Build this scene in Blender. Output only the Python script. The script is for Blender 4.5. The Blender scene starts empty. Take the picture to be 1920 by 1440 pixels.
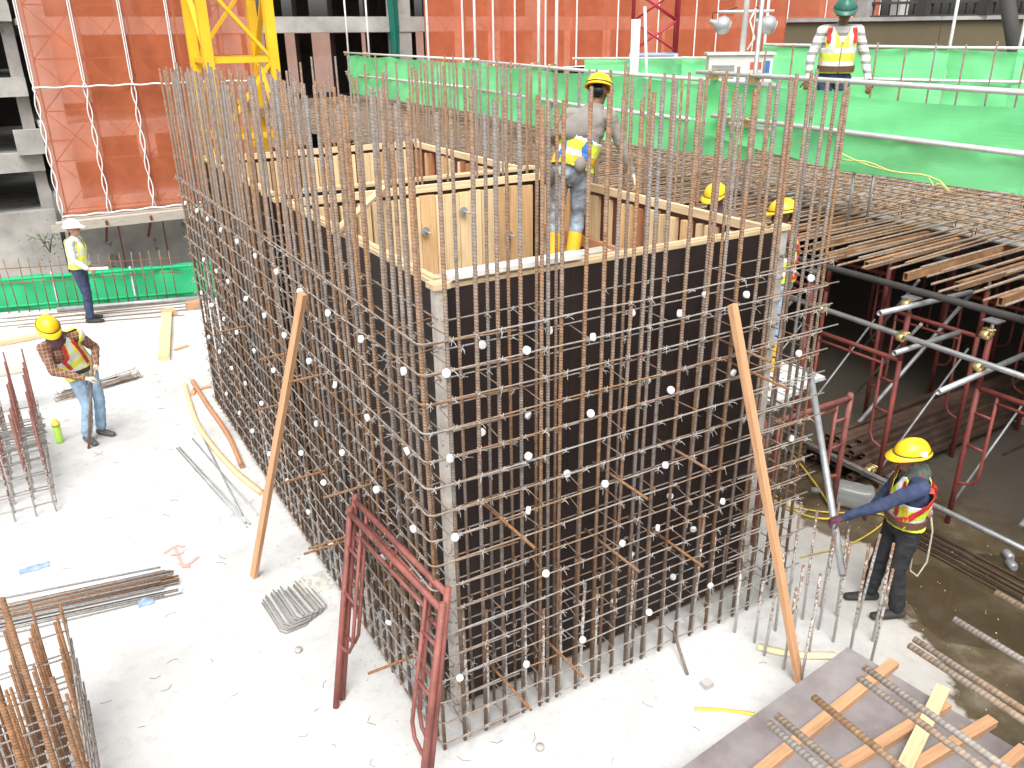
import bpy, bmesh, math, random
from mathutils import Vector, Matrix
from mathutils.bvhtree import BVHTree
random.seed(7)
R_ = math.radians
V = Vector
scene = bpy.context.scene
COL = scene.collection

# ------------------------------------------------------------------ camera
cam_d = bpy.data.cameras.new('camera'); cam = bpy.data.objects.new('camera', cam_d); COL.objects.link(cam)
cam_d.sensor_width = 36.0; cam_d.lens = 36.0 * 1547.96 / 1920.0
cam_d.clip_start = 0.05; cam_d.clip_end = 1000
CAMP = V((-1.7569, -3.9737, 4.65))
yaw, pitch, roll = 0.53378, 0.40328, -0.010574
fw = V((math.sin(yaw)*math.cos(pitch), math.cos(yaw)*math.cos(pitch), -math.sin(pitch)))
rt = V((math.cos(yaw), -math.sin(yaw), 0)); up = rt.cross(fw)
rt2 = rt*math.cos(roll) + up*math.sin(roll); up2 = -rt*math.sin(roll) + up*math.cos(roll)
mw = Matrix((rt2, up2, -fw)).transposed().to_4x4(); mw.translation = CAMP
cam.matrix_world = mw
scene.camera = cam

# ------------------------------------------------------------------ world: bright overcast
w = bpy.data.worlds.new('World'); scene.world = w; w.use_nodes = True
nt = w.node_tree; nt.nodes.clear()
sky = nt.nodes.new('ShaderNodeTexSky'); sky.sky_type = 'NISHITA'; sky.sun_disc = False
sky.sun_elevation = R_(58); sky.sun_rotation = R_(215); sky.dust_density = 6.0; sky.air_density = 1.8; sky.ozone_density = 1.0
hs = nt.nodes.new('ShaderNodeHueSaturation'); hs.inputs['Saturation'].default_value = 0.12
bg = nt.nodes.new('ShaderNodeBackground'); bg.inputs['Strength'].default_value = 0.15
wo = nt.nodes.new('ShaderNodeOutputWorld')
nt.links.new(sky.outputs[0], hs.inputs['Color']); nt.links.new(hs.outputs[0], bg.inputs['Color']); nt.links.new(bg.outputs[0], wo.inputs[0])
sun_d = bpy.data.lights.new('sun', 'SUN'); sun_d.energy = 1.5; sun_d.angle = R_(40); sun_d.color = (1, .97, .93)
sun = bpy.data.objects.new('sun', sun_d); COL.objects.link(sun)
az, el = R_(215), R_(58)
sd = V((math.sin(az)*math.cos(el), math.cos(az)*math.cos(el), math.sin(el)))   # towards the sun
sun.rotation_euler = (-sd).to_track_quat('-Z', 'Y').to_euler()
sun.location = (0, 0, 30)
vs = scene.view_settings
vs.view_transform = 'Standard'; vs.look = 'None'; vs.gamma = 1; vs.use_curve_mapping = False
vs.exposure = 0.68

# ------------------------------------------------------------------ materials
M = {}
def nmat(name):
    m = bpy.data.materials.new(name); m.use_nodes = True
    t = m.node_tree; b = t.nodes['Principled BSDF']; M[name] = m
    return m, t, b
def link(t, a, b): t.links.new(a, b)
def node(t, kind, **kw):
    n = t.nodes.new(kind)
    for k, v in kw.items():
        if k in n.inputs: n.inputs[k].default_value = v
        else: setattr(n, k, v)
    return n
def coords(t, coord, scale=(1, 1, 1)):
    if coord == 'World':
        g = node(t, 'ShaderNodeNewGeometry'); o = g.outputs['Position']
    else:
        g = node(t, 'ShaderNodeTexCoord'); o = g.outputs[coord]
    mp = node(t, 'ShaderNodeMapping'); mp.inputs['Scale'].default_value = scale
    link(t, o, mp.inputs['Vector']); return mp.outputs[0]
def noise(t, vec, scale, detail=4, rough=.6):
    n = node(t, 'ShaderNodeTexNoise'); n.inputs['Scale'].default_value = scale; n.inputs['Detail'].default_value = detail
    n.inputs['Roughness'].default_value = rough
    link(t, vec, n.inputs['Vector']); return n.outputs[0]
def ramp(t, fac, stops):
    r = node(t, 'ShaderNodeValToRGB'); cr = r.color_ramp
    while len(cr.elements) < len(stops): cr.elements.new(.5)
    for e, (p, c) in zip(cr.elements, stops):
        e.position = p; e.color = (*c, 1) if len(c) == 3 else c
    link(t, fac, r.inputs[0]); return r.outputs[0]
def mixc(t, fac, a, b, blend='MIX'):
    n = node(t, 'ShaderNodeMix', data_type='RGBA', blend_type=blend)
    for s, v in ((0, fac), (6, a), (7, b)):
        if hasattr(v, 'is_linked'): link(t, v, n.inputs[s])
        elif s == 0: n.inputs[0].default_value = v
        else: n.inputs[s].default_value = (*v, 1)
    return n.outputs[2]
def mth(t, op, a, b=None, c=None):
    n = node(t, 'ShaderNodeMath', operation=op)
    for i, v in enumerate((a, b, c)):
        if v is None: continue
        if hasattr(v, 'is_linked'): link(t, v, n.inputs[i])
        else: n.inputs[i].default_value = v
    return n.outputs[0]
def bumpn(t, b, h, strength, dist=.01):
    n = node(t, 'ShaderNodeBump'); n.inputs['Strength'].default_value = strength; n.inputs['Distance'].default_value = dist
    link(t, h, n.inputs['Height']); link(t, n.outputs[0], b.inputs['Normal'])
def simple(name, col, rough=.7, metal=0, var=.18, scale=6, coord='Object', bump=0, bscale=60, speck=None, rand=0):
    m, t, b = nmat(name); v = coords(t, coord)
    n = noise(t, v, scale, 5)
    lo = tuple(c*(1-var) for c in col); hi = tuple(min(1, c*(1+var)) for c in col)
    c = ramp(t, n, [(.3, lo), (.7, hi)])
    if speck:
        n2 = noise(t, v, speck[2], 3, .7)
        f = ramp(t, n2, [(speck[1], (0, 0, 0)), (speck[1]+.06, (1, 1, 1))])
        c = mixc(t, f, c, speck[0])
    if rand:
        oi = node(t, 'ShaderNodeObjectInfo')
        k = mth(t, 'MULTIPLY_ADD', oi.outputs['Random'], rand, 1-rand/2)
        c = mixc(t, 1.0, c, k, 'MULTIPLY') if False else mulc(t, c, k)
    link(t, c, b.inputs['Base Color']); b.inputs['Roughness'].default_value = rough; b.inputs['Metallic'].default_value = metal
    if bump: bumpn(t, b, noise(t, v, bscale, 4), bump)
    return m
def mulc(t, c, k):
    n = node(t, 'ShaderNodeVectorMath', operation='SCALE'); link(t, c, n.inputs[0]); link(t, k, n.inputs['Scale']); return n.outputs[0]

def rebar_mat(name, rust, steel, bias, splash=0, pitch=.02, rib=.6):
    m, t, b = nmat(name)
    tc = node(t, 'ShaderNodeTexCoord'); uv = tc.outputs['UV']
    oi = node(t, 'ShaderNodeObjectInfo')
    sx = node(t, 'ShaderNodeSeparateXYZ'); link(t, uv, sx.inputs[0])
    cb = node(t, 'ShaderNodeCombineXYZ'); link(t, mth(t, 'MULTIPLY', sx.outputs[0], .05), cb.inputs[0])
    link(t, mth(t, 'ADD', sx.outputs[1], mth(t, 'MULTIPLY', oi.outputs['Random'], 57.0)), cb.inputs[1])
    n1 = noise(t, cb.outputs[0], 1.1, 5, .65)
    f = mth(t, 'ADD', n1, mth(t, 'MULTIPLY', mth(t, 'SUBTRACT', oi.outputs['Random'], .5), .22))
    f = ramp(t, f, [(bias-.16, (.08, .08, .08)), (bias+.13, (1, 1, 1))])
    n3 = noise(t, cb.outputs[0], 26, 3)
    r2 = ramp(t, n3, [(.3, tuple(c*.62 for c in rust)), (.72, tuple(min(1, c*1.35) for c in rust))])
    s2 = ramp(t, n3, [(.3, tuple(c*.72 for c in steel)), (.72, tuple(min(1, c*1.25) for c in steel))])
    c = mixc(t, f, s2, r2)
    if splash:
        g = coords(t, 'World'); gz = node(t, 'ShaderNodeSeparateXYZ'); link(t, g, gz.inputs[0])
        ns = noise(t, g, 38, 3, .7)
        k = mth(t, 'SUBTRACT', mth(t, 'ADD', ns, .24), mth(t, 'MULTIPLY', gz.outputs[2], .33/splash))
        c = mixc(t, ramp(t, k, [(.5, (0, 0, 0)), (.58, (1, 1, 1))]), c, (.55, .53, .5))
    link(t, c, b.inputs['Base Color']); b.inputs['Roughness'].default_value = .72; b.inputs['Metallic'].default_value = .15
    a = mth(t, 'ADD', mth(t, 'MULTIPLY', sx.outputs[1], 2*math.pi/pitch), mth(t, 'MULTIPLY', sx.outputs[0], 2*math.pi))
    h = mth(t, 'SINE', a)
    bumpn(t, b, h, rib, .003)
    return m
rebar_mat('bar_big', (.255, .142, .072), (.20, .192, .185), .50)
rebar_mat('bar_start', (.22, .12, .07), (.21, .2, .19), .42, splash=1.0)
rebar_mat('bar_tie', (.30, .175, .09), (.38, .365, .35), .54, pitch=.012)
rebar_mat('bar_rust', (.27, .125, .052), (.23, .14, .085), .5)
rebar_mat('bar_purple', (.23, .085, .07), (.22, .13, .1), .45, splash=.7)
rebar_mat('bar_deck', (.33, .205, .115), (.30, .26, .22), .48, pitch=.015)
rebar_mat('bar_tan', (.34, .21, .11), (.36, .335, .31), .52, pitch=.022, rib=.3)
rebar_mat('bar_grey', (.30, .22, .16), (.36, .36, .355), .62, pitch=.014)

def wood(name, col, var=.25, rand=.3, grain=1.0, rough=.75):
    m, t, b = nmat(name)
    tc = node(t, 'ShaderNodeTexCoord'); oi = node(t, 'ShaderNodeObjectInfo')
    ad = node(t, 'ShaderNodeVectorMath', operation='ADD'); link(t, tc.outputs['UV'], ad.inputs[0])
    cb = node(t, 'ShaderNodeCombineXYZ'); link(t, mth(t, 'MULTIPLY', oi.outputs['Random'], 91.), cb.inputs[0]); link(t, mth(t, 'MULTIPLY', oi.outputs['Random'], 37.), cb.inputs[1])
    link(t, cb.outputs[0], ad.inputs[1])
    mp = node(t, 'ShaderNodeMapping'); mp.inputs['Scale'].default_value = (1.2, 28*grain, 1); link(t, ad.outputs[0], mp.inputs['Vector'])
    n = noise(t, mp.outputs[0], 1.6, 5, .6)
    mp2 = node(t, 'ShaderNodeMapping'); mp2.inputs['Scale'].default_value = (1.5, 3, 1); link(t, ad.outputs[0], mp2.inputs['Vector'])
    n2 = noise(t, mp2.outputs[0], 2.2, 3)
    c = ramp(t, n, [(.28, tuple(x*(1-var) for x in col)), (.7, tuple(min(1, x*(1+var*.6)) for x in col))])
    c = mixc(t, ramp(t, n2, [(.56, (0, 0, 0)), (.8, (.55, .55, .55))]), c, tuple(x*.5 for x in col))
    k = mth(t, 'MULTIPLY_ADD', oi.outputs['Random'], rand, 1-rand/2)
    link(t, mulc(t, c, k), b.inputs['Base Color']); b.inputs['Roughness'].default_value = rough
    bumpn(t, b, n, .25, .003)
    return m
wood('timber', (.56, .31, .165), rand=.25)
wood('timber_pale', (.72, .52, .30), rand=.3)
wood('timber_orange', (.48, .235, .12), rand=.25)
wood('timber_red', (.33, .12, .06), rand=.3)
wood('timber_edge', (.74, .56, .34), rand=.15)
wood('timber_grey', (.46, .42, .36), rand=.3)
wood('stud_a', (.76, .57, .33), rand=.35)
wood('stud_b', (.66, .42, .21), rand=.35)
wood('stud_c', (.40, .17, .08), rand=.3)
wood('ply_grey', (.33, .315, .30), var=.12, rand=.15, grain=.2)
simple('film_ply', (.020, .012, .011), .5, var=.5, scale=2.2, speck=((.16, .12, .11), .74, 70))
simple('film_ply_red', (.12, .035, .03), .5, var=.35, scale=3, rand=.3)
simple('post_strip', (.50, .46, .42), .9, var=.25, scale=9, speck=((.3, .22, .17), .62, 14))
simple('plank_white', (.80, .78, .74), .85, var=.1, scale=12, speck=((.45, .36, .28), .7, 40))
simple('wire', (.55, .54, .52), .45, metal=.5, var=.2, scale=20)
simple('plastic_white', (.78, .79, .78), .5, var=.06, scale=10, rand=.12)
simple('galv', (.52, .53, .54), .36, metal=.75, var=.2, scale=7, speck=((.33, .32, .30), .66, 12))
simple('galv_dull', (.38, .39, .40), .5, metal=.5, var=.25, scale=7)
simple('galv_white', (.68, .68, .67), .5, metal=.2, var=.12, scale=6, speck=((.42, .38, .33), .7, 11))
simple('brass', (.55, .43, .20), .4, metal=.7, var=.35, scale=25)
simple('red_paint', (.215, .068, .055), .6, var=.35, scale=6, speck=((.42, .30, .25), .66, 30), bump=.2)
simple('red_dark', (.21, .046, .037), .6, var=.3, scale=4)
simple('red_mast', (.42, .03, .05), .5, var=.15, scale=1)
simple('blue_steel', (.30, .36, .48), .6, var=.2, scale=1)
simple('yellow_paint', (.86, .50, .02), .45, var=.10, scale=1.2, speck=((.62, .33, .04), .7, 2.5))
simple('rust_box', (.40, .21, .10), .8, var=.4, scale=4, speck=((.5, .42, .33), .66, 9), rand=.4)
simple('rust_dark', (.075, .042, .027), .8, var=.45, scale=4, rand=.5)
simple('crumb', (.55, .54, .52), .95, var=.2, scale=30)
simple('cement', (.40, .385, .36), .9, var=.28, scale=.8, coord='World', speck=((.22, .21, .2), .64, 3), bump=.3, bscale=4)
simple('cement_grey', (.30, .295, .285), .92, var=.4, scale=.5, coord='World', speck=((.14, .135, .13), .6, 1.3))
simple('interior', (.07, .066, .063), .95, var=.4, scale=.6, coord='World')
simple('white_rope', (.82, .82, .80), .8, var=.05)
simple('navy', (.035, .05, .11), .85, var=.35, scale=12, bump=.5, bscale=30)
simple('black_cloth', (.022, .023, .026), .88, var=.4, scale=14, bump=.5, bscale=26)
simple('dark_boot', (.03, .028, .027), .7, var=.4, scale=18)
simple('grey_boot', (.10, .10, .10), .7, var=.3, scale=18)
simple('skin', (.20, .095, .055), .55, var=.15, scale=14)
simple('skin_light', (.40, .22, .15), .55, var=.12, scale=14)
simple('jeans', (.30, .43, .58), .9, var=.3, scale=7, bump=.5, bscale=26)
simple('jeans_old', (.26, .31, .36), .9, var=.55, scale=9, bump=.6, bscale=24)
simple('grey_shirt', (.235, .215, .195), .9, var=.18, scale=6, bump=.5, bscale=20)
simple('white_shirt', (.66, .66, .64), .88, var=.08, scale=8, bump=.4, bscale=20)
simple('brown_shirt', (.20, .10, .06), .9, var=.35, scale=10, bump=.5, bscale=24)
simple('glove', (.58, .50, .38), .9, var=.15, scale=20)
simple('glove_dark', (.10, .035, .05), .9, var=.3, scale=30)
simple('scarf', (.13, .07, .085), .9, var=.4, scale=14)
simple('scarf_plaid', (.06, .09, .07), .9, var=.6, scale=22, speck=((.26, .04, .05), .55, 26))
simple('vest_lime', (.62, .78, .06), .7, var=.08, scale=6, bump=.3, bscale=22)
simple('vest_yellow', (.80, .80, .10), .7, var=.08, scale=6, bump=.3, bscale=22)
simple('reflect', (.72, .74, .72), .4, var=.06, scale=9)
simple('strap_red', (.52, .03, .03), .6, var=.2, scale=20)
simple('strap_blue', (.04, .16, .46), .6, var=.2, scale=20)
simple('strap_yellow', (.66, .42, .03), .6, var=.2, scale=20)
simple('strap_black', (.03, .03, .035), .6, var=.2, scale=20)
simple('belt_brown', (.13, .065, .035), .7, var=.2, scale=12)
simple('rope', (.48, .42, .32), .9, var=.2, scale=30)
simple('helmet_yellow', (.88, .55, .015), .32, var=.06, scale=5, speck=((.55, .33, .05), .74, 22))
simple('helmet_white', (.80, .80, .79), .35, var=.04)
simple('helmet_green', (.02, .13, .09), .35, var=.1, speck=((.55, .06, .05), .63, 5))
simple('boot_yellow', (.74, .42, .02), .5, var=.15, scale=9)
simple('eye_dark', (.01, .01, .01), .2, var=0)
simple('paper', (.85, .85, .85), .8, var=.03)
simple('foam', (.78, .68, .42), .8, var=.1, scale=8)
simple('tape_yellow', (.80, .66, .10), .7, var=.1)
simple('blue_rag', (.24, .33, .46), .9, var=.3, scale=14)
simple('cord_lime', (.62, .66, .22), .7, var=.1)
simple('hose_yellow', (.50, .36, .04), .5, var=.25, scale=8)
simple('paint_red', (.66, .33, .29), .9, var=.15, scale=14)
simple('brown_wall', (.12, .095, .055), .8, var=.1, scale=.5, coord='World')
simple('dark_steel', (.045, .042, .04), .8, var=.3, scale=2)
simple('generator', (.62, .62, .58), .5, var=.08)
simple('louvre', (.28, .28, .27), .6, var=.1)
simple('lamp_shell', (.42, .43, .44), .4, metal=.4, var=.1)
simple('decal_red', (.5, .1, .05), .5, var=.05)
simple('decal_blue', (.03, .17, .45), .4, var=.05)
simple('leaf', (.07, .11, .03), .8, var=.4, scale=20)
simple('site_soil', (.20, .185, .16), .95, var=.3, scale=.2, coord='World')
simple('black_rubber', (.02, .02, .02), .6, var=.2)

# striped shirt
m, t, b = nmat('striped_shirt'); v = coords(t, 'World'); sz = node(t, 'ShaderNodeSeparateXYZ'); link(t, v, sz.inputs[0])
f = mth(t, 'SINE', mth(t, 'MULTIPLY', sz.outputs[2], 62)); link(t, ramp(t, f, [(.35, (.66, .65, .63)), (.6, (.30, .29, .29))]), b.inputs['Base Color']); b.inputs['Roughness'].default_value = .9
# plaid shirt
m, t, b = nmat('plaid_shirt'); v = coords(t, 'World'); sz = node(t, 'ShaderNodeSeparateXYZ'); link(t, v, sz.inputs[0])
f1 = mth(t, 'SINE', mth(t, 'MULTIPLY', sz.outputs[2], 150)); f2 = mth(t, 'SINE', mth(t, 'MULTIPLY', sz.outputs[0], 150))
f = mth(t, 'MAXIMUM', f1, f2); link(t, ramp(t, f, [(.75, (.19, .085, .05)), (.95, (.36, .24, .18))]), b.inputs['Base Color']); b.inputs['Roughness'].default_value = .9

def net_mat(name, col, dens, trans, weave=0, streak=0):
    m, t, b = nmat(name); out = t.nodes['Material Output']
    v = coords(t, 'Object')
    n = noise(t, v, 1.4, 4)
    c = ramp(t, n, [(.3, tuple(x*.92 for x in col)), (.7, tuple(min(1, x*1.05) for x in col))])
    if streak:
        mp = node(t, 'ShaderNodeMapping'); mp.inputs['Scale'].default_value = (1, .6, 26); link(t, v, mp.inputs['Vector'])
        n2 = noise(t, mp.outputs[0], 2.5, 3)
        c = mixc(t, ramp(t, n2, [(.55, (0, 0, 0)), (.75, (.5, .5, .5))]), c, streak)
    d = node(t, 'ShaderNodeBsdfDiffuse'); link(t, c, d.inputs[0])
    tl = node(t, 'ShaderNodeBsdfTranslucent'); link(t, c, tl.inputs[0])
    m1 = node(t, 'ShaderNodeMixShader'); m1.inputs[0].default_value = trans; link(t, d.outputs[0], m1.inputs[1]); link(t, tl.outputs[0], m1.inputs[2])
    tr = node(t, 'ShaderNodeBsdfTransparent')
    m2 = node(t, 'ShaderNodeMixShader')
    nd = mth(t, 'MULTIPLY_ADD', n, .12, dens-.06); link(t, nd, m2.inputs[0])
    link(t, tr.outputs[0], m2.inputs[1]); link(t, m1.outputs[0], m2.inputs[2]); link(t, m2.outputs[0], out.inputs[0])
    return m
net_mat('net_red', (.86, .25, .12), .53, .25)
net_mat('net_red_thick', (.88, .24, .12), .64, .3)
net_mat('net_green', (.25, .90, .38), .92, .35, streak=(.48, .95, .58))
net_mat('net_green_dark', (.05, .60, .26), .93, .25)
net_mat('net_backlit', (.97, .58, .47), .92, 1.0)  # paler copy of the red net, sky backlight put into the colour
net_mat('net_teal', (.01, .16, .12), .93, .2)

# glassy plastic
m, t, b = nmat('clear_plastic'); b.inputs['Base Color'].default_value = (.26, .27, .265, 1); b.inputs['Roughness'].default_value = .25; b.inputs['Alpha'].default_value = .6
m, t, b = nmat('bottle_green'); b.inputs['Base Color'].default_value = (.55, .85, .12, 1); b.inputs['Roughness'].default_value = .3; b.inputs['Alpha'].default_value = .8
m, t, b = nmat('bag_plastic'); b.inputs['Base Color'].default_value = (.75, .70, .62, 1); b.inputs['Roughness'].default_value = .3; b.inputs['Alpha'].default_value = .5
m, t, b = nmat('lamp_glass'); b.inputs['Base Color'].default_value = (.9, .9, .88, 1); b.inputs['Roughness'].default_value = .1

# concrete slab with a dry pale side and a wet brown stained side
m, t, b = nmat('slab_concrete'); P = coords(t, 'World'); s = node(t, 'ShaderNodeSeparateXYZ'); link(t, P, s.inputs[0])
n1 = noise(t, P, .7, 6, .6); n2 = noise(t, P, 7, 5, .65); n3 = noise(t, P, 42, 4, .7); n4 = noise(t, P, 2.3, 4, .6)
c = ramp(t, n1, [(.3, (.42, .415, .405)), (.62, (.60, .595, .585))])
c = mixc(t, ramp(t, n2, [(.50, (0, 0, 0)), (.72, (.6, .6, .6))]), c, (.38, .37, .36))
c = mixc(t, ramp(t, n3, [(.63, (0, 0, 0)), (.72, (.7, .7, .7))]), c, (.25, .24, .23))
xb = mth(t, 'MINIMUM', 4.55, mth(t, 'MULTIPLY_ADD', mth(t, 'SUBTRACT', s.outputs[1], .1), .65, 4.6))
dd = mth(t, 'SUBTRACT', s.outputs[0], xb)
dd = mth(t, 'ADD', dd, mth(t, 'MULTIPLY', mth(t, 'SUBTRACT', n4, .5), .9))
dd = mth(t, 'ADD', dd, mth(t, 'MULTIPLY', mth(t, 'SUBTRACT', n2, .5), .25))
wet = ramp(t, mth(t, 'MULTIPLY_ADD', dd, .5, .5), [(.49, (0, 0, 0)), (.53, (1, 1, 1))])
damp = ramp(t, mth(t, 'MULTIPLY_ADD', dd, .5, .5), [(.0, (0, 0, 0)), (.5, (1, 1, 1))])
c = mixc(t, mth(t, 'MULTIPLY', damp, .75), c, (.34, .31, .265))
wc = ramp(t, n4, [(.3, (.050, .037, .022)), (.55, (.098, .073, .042)), (.75, (.20, .17, .13))])
wc = mixc(t, ramp(t, n3, [(.68, (0, 0, 0)), (.72, (1, 1, 1))]), wc, (.38, .36, .32))
c = mixc(t, wet, c, wc)
wet_deck_shade = ramp(t, mth(t, 'MULTIPLY_ADD', mth(t, 'ADD', mth(t, 'SUBTRACT', s.outputs[0], 6.2), mth(t, 'MULTIPLY', mth(t, 'SUBTRACT', n4, .5), 2.2)), .3, .5), [(.35, (0, 0, 0)), (.6, (1, 1, 1))])  # floor painted darker under the deck: wet ground plus deck shade
c = mixc(t, wet_deck_shade, c, (.10, .085, .068))
link(t, c, b.inputs['Base Color'])
rg = mth(t, 'MULTIPLY_ADD', wet, -.66, .9); link(t, rg, b.inputs['Roughness'])
bumpn(t, b, mth(t, 'ADD', n3, n2), .35, .006)

# grimy foreground ply
m, t, b = nmat('site_ply'); P = coords(t, 'World'); n1 = noise(t, P, 2.2, 5); n2 = noise(t, P, 30, 4, .7); n3 = noise(t, P, 6, 5, .7)
c = ramp(t, n1, [(.3, (.15, .12, .12)), (.7, (.30, .275, .275))])
c = mixc(t, ramp(t, n3, [(.60, (0, 0, 0)), (.72, (.7, .7, .7))]), c, (.40, .25, .13))
c = mixc(t, ramp(t, n2, [(.67, (0, 0, 0)), (.72, (.9, .9, .9))]), c, (.6, .58, .55))
link(t, c, b.inputs['Base Color']); b.inputs['Roughness'].default_value = .6

# ------------------------------------------------------------------ mesh builder
class MB:
    def __init__(s): s.v = []; s.f = []; s.uv = []; s.mi = []; s.sm = []; s.cur = 0
    def face(s, idx, uvs=None, smooth=False):
        s.f.append(idx); s.uv.append(uvs or [(0, 0)]*len(idx)); s.mi.append(s.cur); s.sm.append(smooth)
    def tube(s, p0, p1, r, n=8, r1=None, caps=True, hollow=0):
        return s.path([V(p0), V(p1)], r, n, caps=caps, r1=r1, hollow=hollow)
    def path(s, pts, r, n=8, caps=True, r1=None, closed=False, hollow=0):
        pts = [V(p) for p in pts]; k = len(pts); base = len(s.v)
        d0 = (pts[1]-pts[0]).normalized()
        a = V((0, 0, 1)) if abs(d0.z) < .9 else V((1, 0, 0))
        x = d0.cross(a).normalized(); L = random.uniform(0, 60); ls = []; prev = d0
        for i, p in enumerate(pts):
            if i == 0: d = d0
            elif i == k-1: d = (pts[-1]-pts[-2]).normalized()
            else: d = ((pts[i]-pts[i-1]).normalized()+(pts[i+1]-pts[i]).normalized()).normalized()
            if i: L += (pts[i]-pts[i-1]).length
            x = (x-d*x.dot(d)).normalized(); y = d.cross(x)
            rr = r if r1 is None else r+(r1-r)*i/(k-1)
            if isinstance(r, (list, tuple)): rr = r[i]
            for j in range(n):
                t = 2*math.pi*j/n; s.v.append(p+(x*math.cos(t)+y*math.sin(t))*rr)
            ls.append(L)
        for i in range(k-1):
            for j in range(n):
                j2 = (j+1) % n
                s.face((base+i*n+j, base+i*n+j2, base+(i+1)*n+j2, base+(i+1)*n+j),
                       [(j/n, ls[i]), ((j+1)/n, ls[i]), ((j+1)/n, ls[i+1]), (j/n, ls[i+1])], True)
        if caps:
            s.face(tuple(base+j for j in range(n))[::-1]); s.face(tuple(base+(k-1)*n+j for j in range(n)))
        return s
    def hollow(s, p0, p1, r, wall, n=12):
        p0, p1 = V(p0), V(p1); d = (p1-p0).normalized(); a = V((0, 0, 1)) if abs(d.z) < .9 else V((1, 0, 0))
        x = d.cross(a).normalized(); y = d.cross(x); b = len(s.v)
        for p, rr in ((p0, r), (p1, r), (p1, r-wall), (p0, r-wall)):
            for j in range(n):
                t = 2*math.pi*j/n; s.v.append(p+(x*math.cos(t)+y*math.sin(t))*rr)
        for i in range(4):
            i2 = (i+1) % 4
            for j in range(n):
                j2 = (j+1) % n; s.face((b+i*n+j, b+i*n+j2, b+i2*n+j2, b+i2*n+j), None, i in (0, 2))
        return s
    def box(s, lo, hi):
        lo, hi = V(lo), V(hi); c = (lo+hi)/2; e = hi-lo
        return s.obox(c, V((1, 0, 0)), V((0, 1, 0)), V((0, 0, 1)), e.x, e.y, e.z)
    def obox(s, c, ax, ay, az, ex, ey, ez):
        c = V(c); b = len(s.v); E = (ex, ey, ez); A = (V(ax), V(ay), V(az))
        for k in (-.5, .5):
            for j in (-.5, .5):
                for i in (-.5, .5): s.v.append(c+A[0]*ex*i+A[1]*ey*j+A[2]*ez*k)
        lg = E.index(max(E)); off = random.uniform(0, 40)
        co = [(i*ex, j*ey, k*ez) for k in (-.5, .5) for j in (-.5, .5) for i in (-.5, .5)]
        for f in ((0, 2, 3, 1), (4, 5, 7, 6), (0, 1, 5, 4), (2, 6, 7, 3), (0, 4, 6, 2), (1, 3, 7, 5)):
            uv = []
            for q in f:
                o = [co[q][a] for a in range(3) if a != lg]; uv.append((co[q][lg]+off, o[0]+o[1]))
            s.face(tuple(b+q for q in f), uv)
        return s
    def beam(s, p0, p1, wd, th, up=(0, 0, 1)):
        p0, p1 = V(p0), V(p1); d = p1-p0; L = d.length; d.normalize(); u = V(up)
        x = d.cross(u)
        if x.length < 1e-4: x = d.cross(V((1, 0, 0)))
        x.normalize(); u = x.cross(d)
        return s.obox((p0+p1)/2, d, x, u, L, wd, th)
    def rhs(s, p0, p1, a, b_, wall=.006):
        p0, p1 = V(p0), V(p1); d = (p1-p0).normalized(); x = d.cross(V((0, 0, 1))).normalized(); u = x.cross(d); b = len(s.v)
        for p, k in ((p0, 0), (p1, 0), (p1, wall), (p0, wall)):
            for i, j in ((-1, -1), (1, -1), (1, 1), (-1, 1)): s.v.append(p+x*i*(a/2-k)+u*j*(b_/2-k))
        for i in range(4):
            i2 = (i+1) % 4
            for j in range(4):
                j2 = (j+1) % 4; s.face((b+i*4+j, b+i*4+j2, b+i2*4+j2, b+i2*4+j))
        return s
    def prism(s, poly, z0, z1):
        b = len(s.v); n = len(poly)
        for z in (z0, z1):
            for p in poly: s.v.append(V((p[0], p[1], z)))
        s.face(tuple(range(b+n-1, b-1, -1))); s.face(tuple(range(b+n, b+2*n)))
        for i in range(n):
            j = (i+1) % n; s.face((b+i, b+j, b+n+j, b+n+i))
        return s
    def lathe(s, c, axis, prof, n=16):
        c = V(c); d = V(axis).normalized(); a = V((0, 0, 1)) if abs(d.z) < .9 else V((1, 0, 0))
        x = d.cross(a).normalized(); y = d.cross(x); b = len(s.v)
        for h, r in prof:
            for j in range(n):
                t = 2*math.pi*j/n; s.v.append(c+d*h+(x*math.cos(t)+y*math.sin(t))*r)
        for i in range(len(prof)-1):
            for j in range(n):
                j2 = (j+1) % n; s.face((b+i*n+j, b+i*n+j2, b+(i+1)*n+j2, b+(i+1)*n+j), None, True)
        if prof[0][1] > 1e-4: s.face(tuple(b+j for j in range(n))[::-1])
        if prof[-1][1] > 1e-4: s.face(tuple(b+(len(prof)-1)*n+j for j in range(n)))
        return s
    def ball(s, c, r, sx=1, sy=1, sz=1, n=10, m=7, rot=None):
        c = V(c); b = len(s.v)
        for i in range(m+1):
            ph = math.pi*i/m
            for j in range(n):
                t = 2*math.pi*j/n; q = V((math.sin(ph)*math.cos(t)*sx, math.sin(ph)*math.sin(t)*sy, math.cos(ph)*sz))*r
                s.v.append(c+(rot @ q if rot else q))
        for i in range(m):
            for j in range(n):
                j2 = (j+1) % n; s.face((b+i*n+j, b+(i+1)*n+j, b+(i+1)*n+j2, b+i*n+j2), None, True)
        return s
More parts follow.
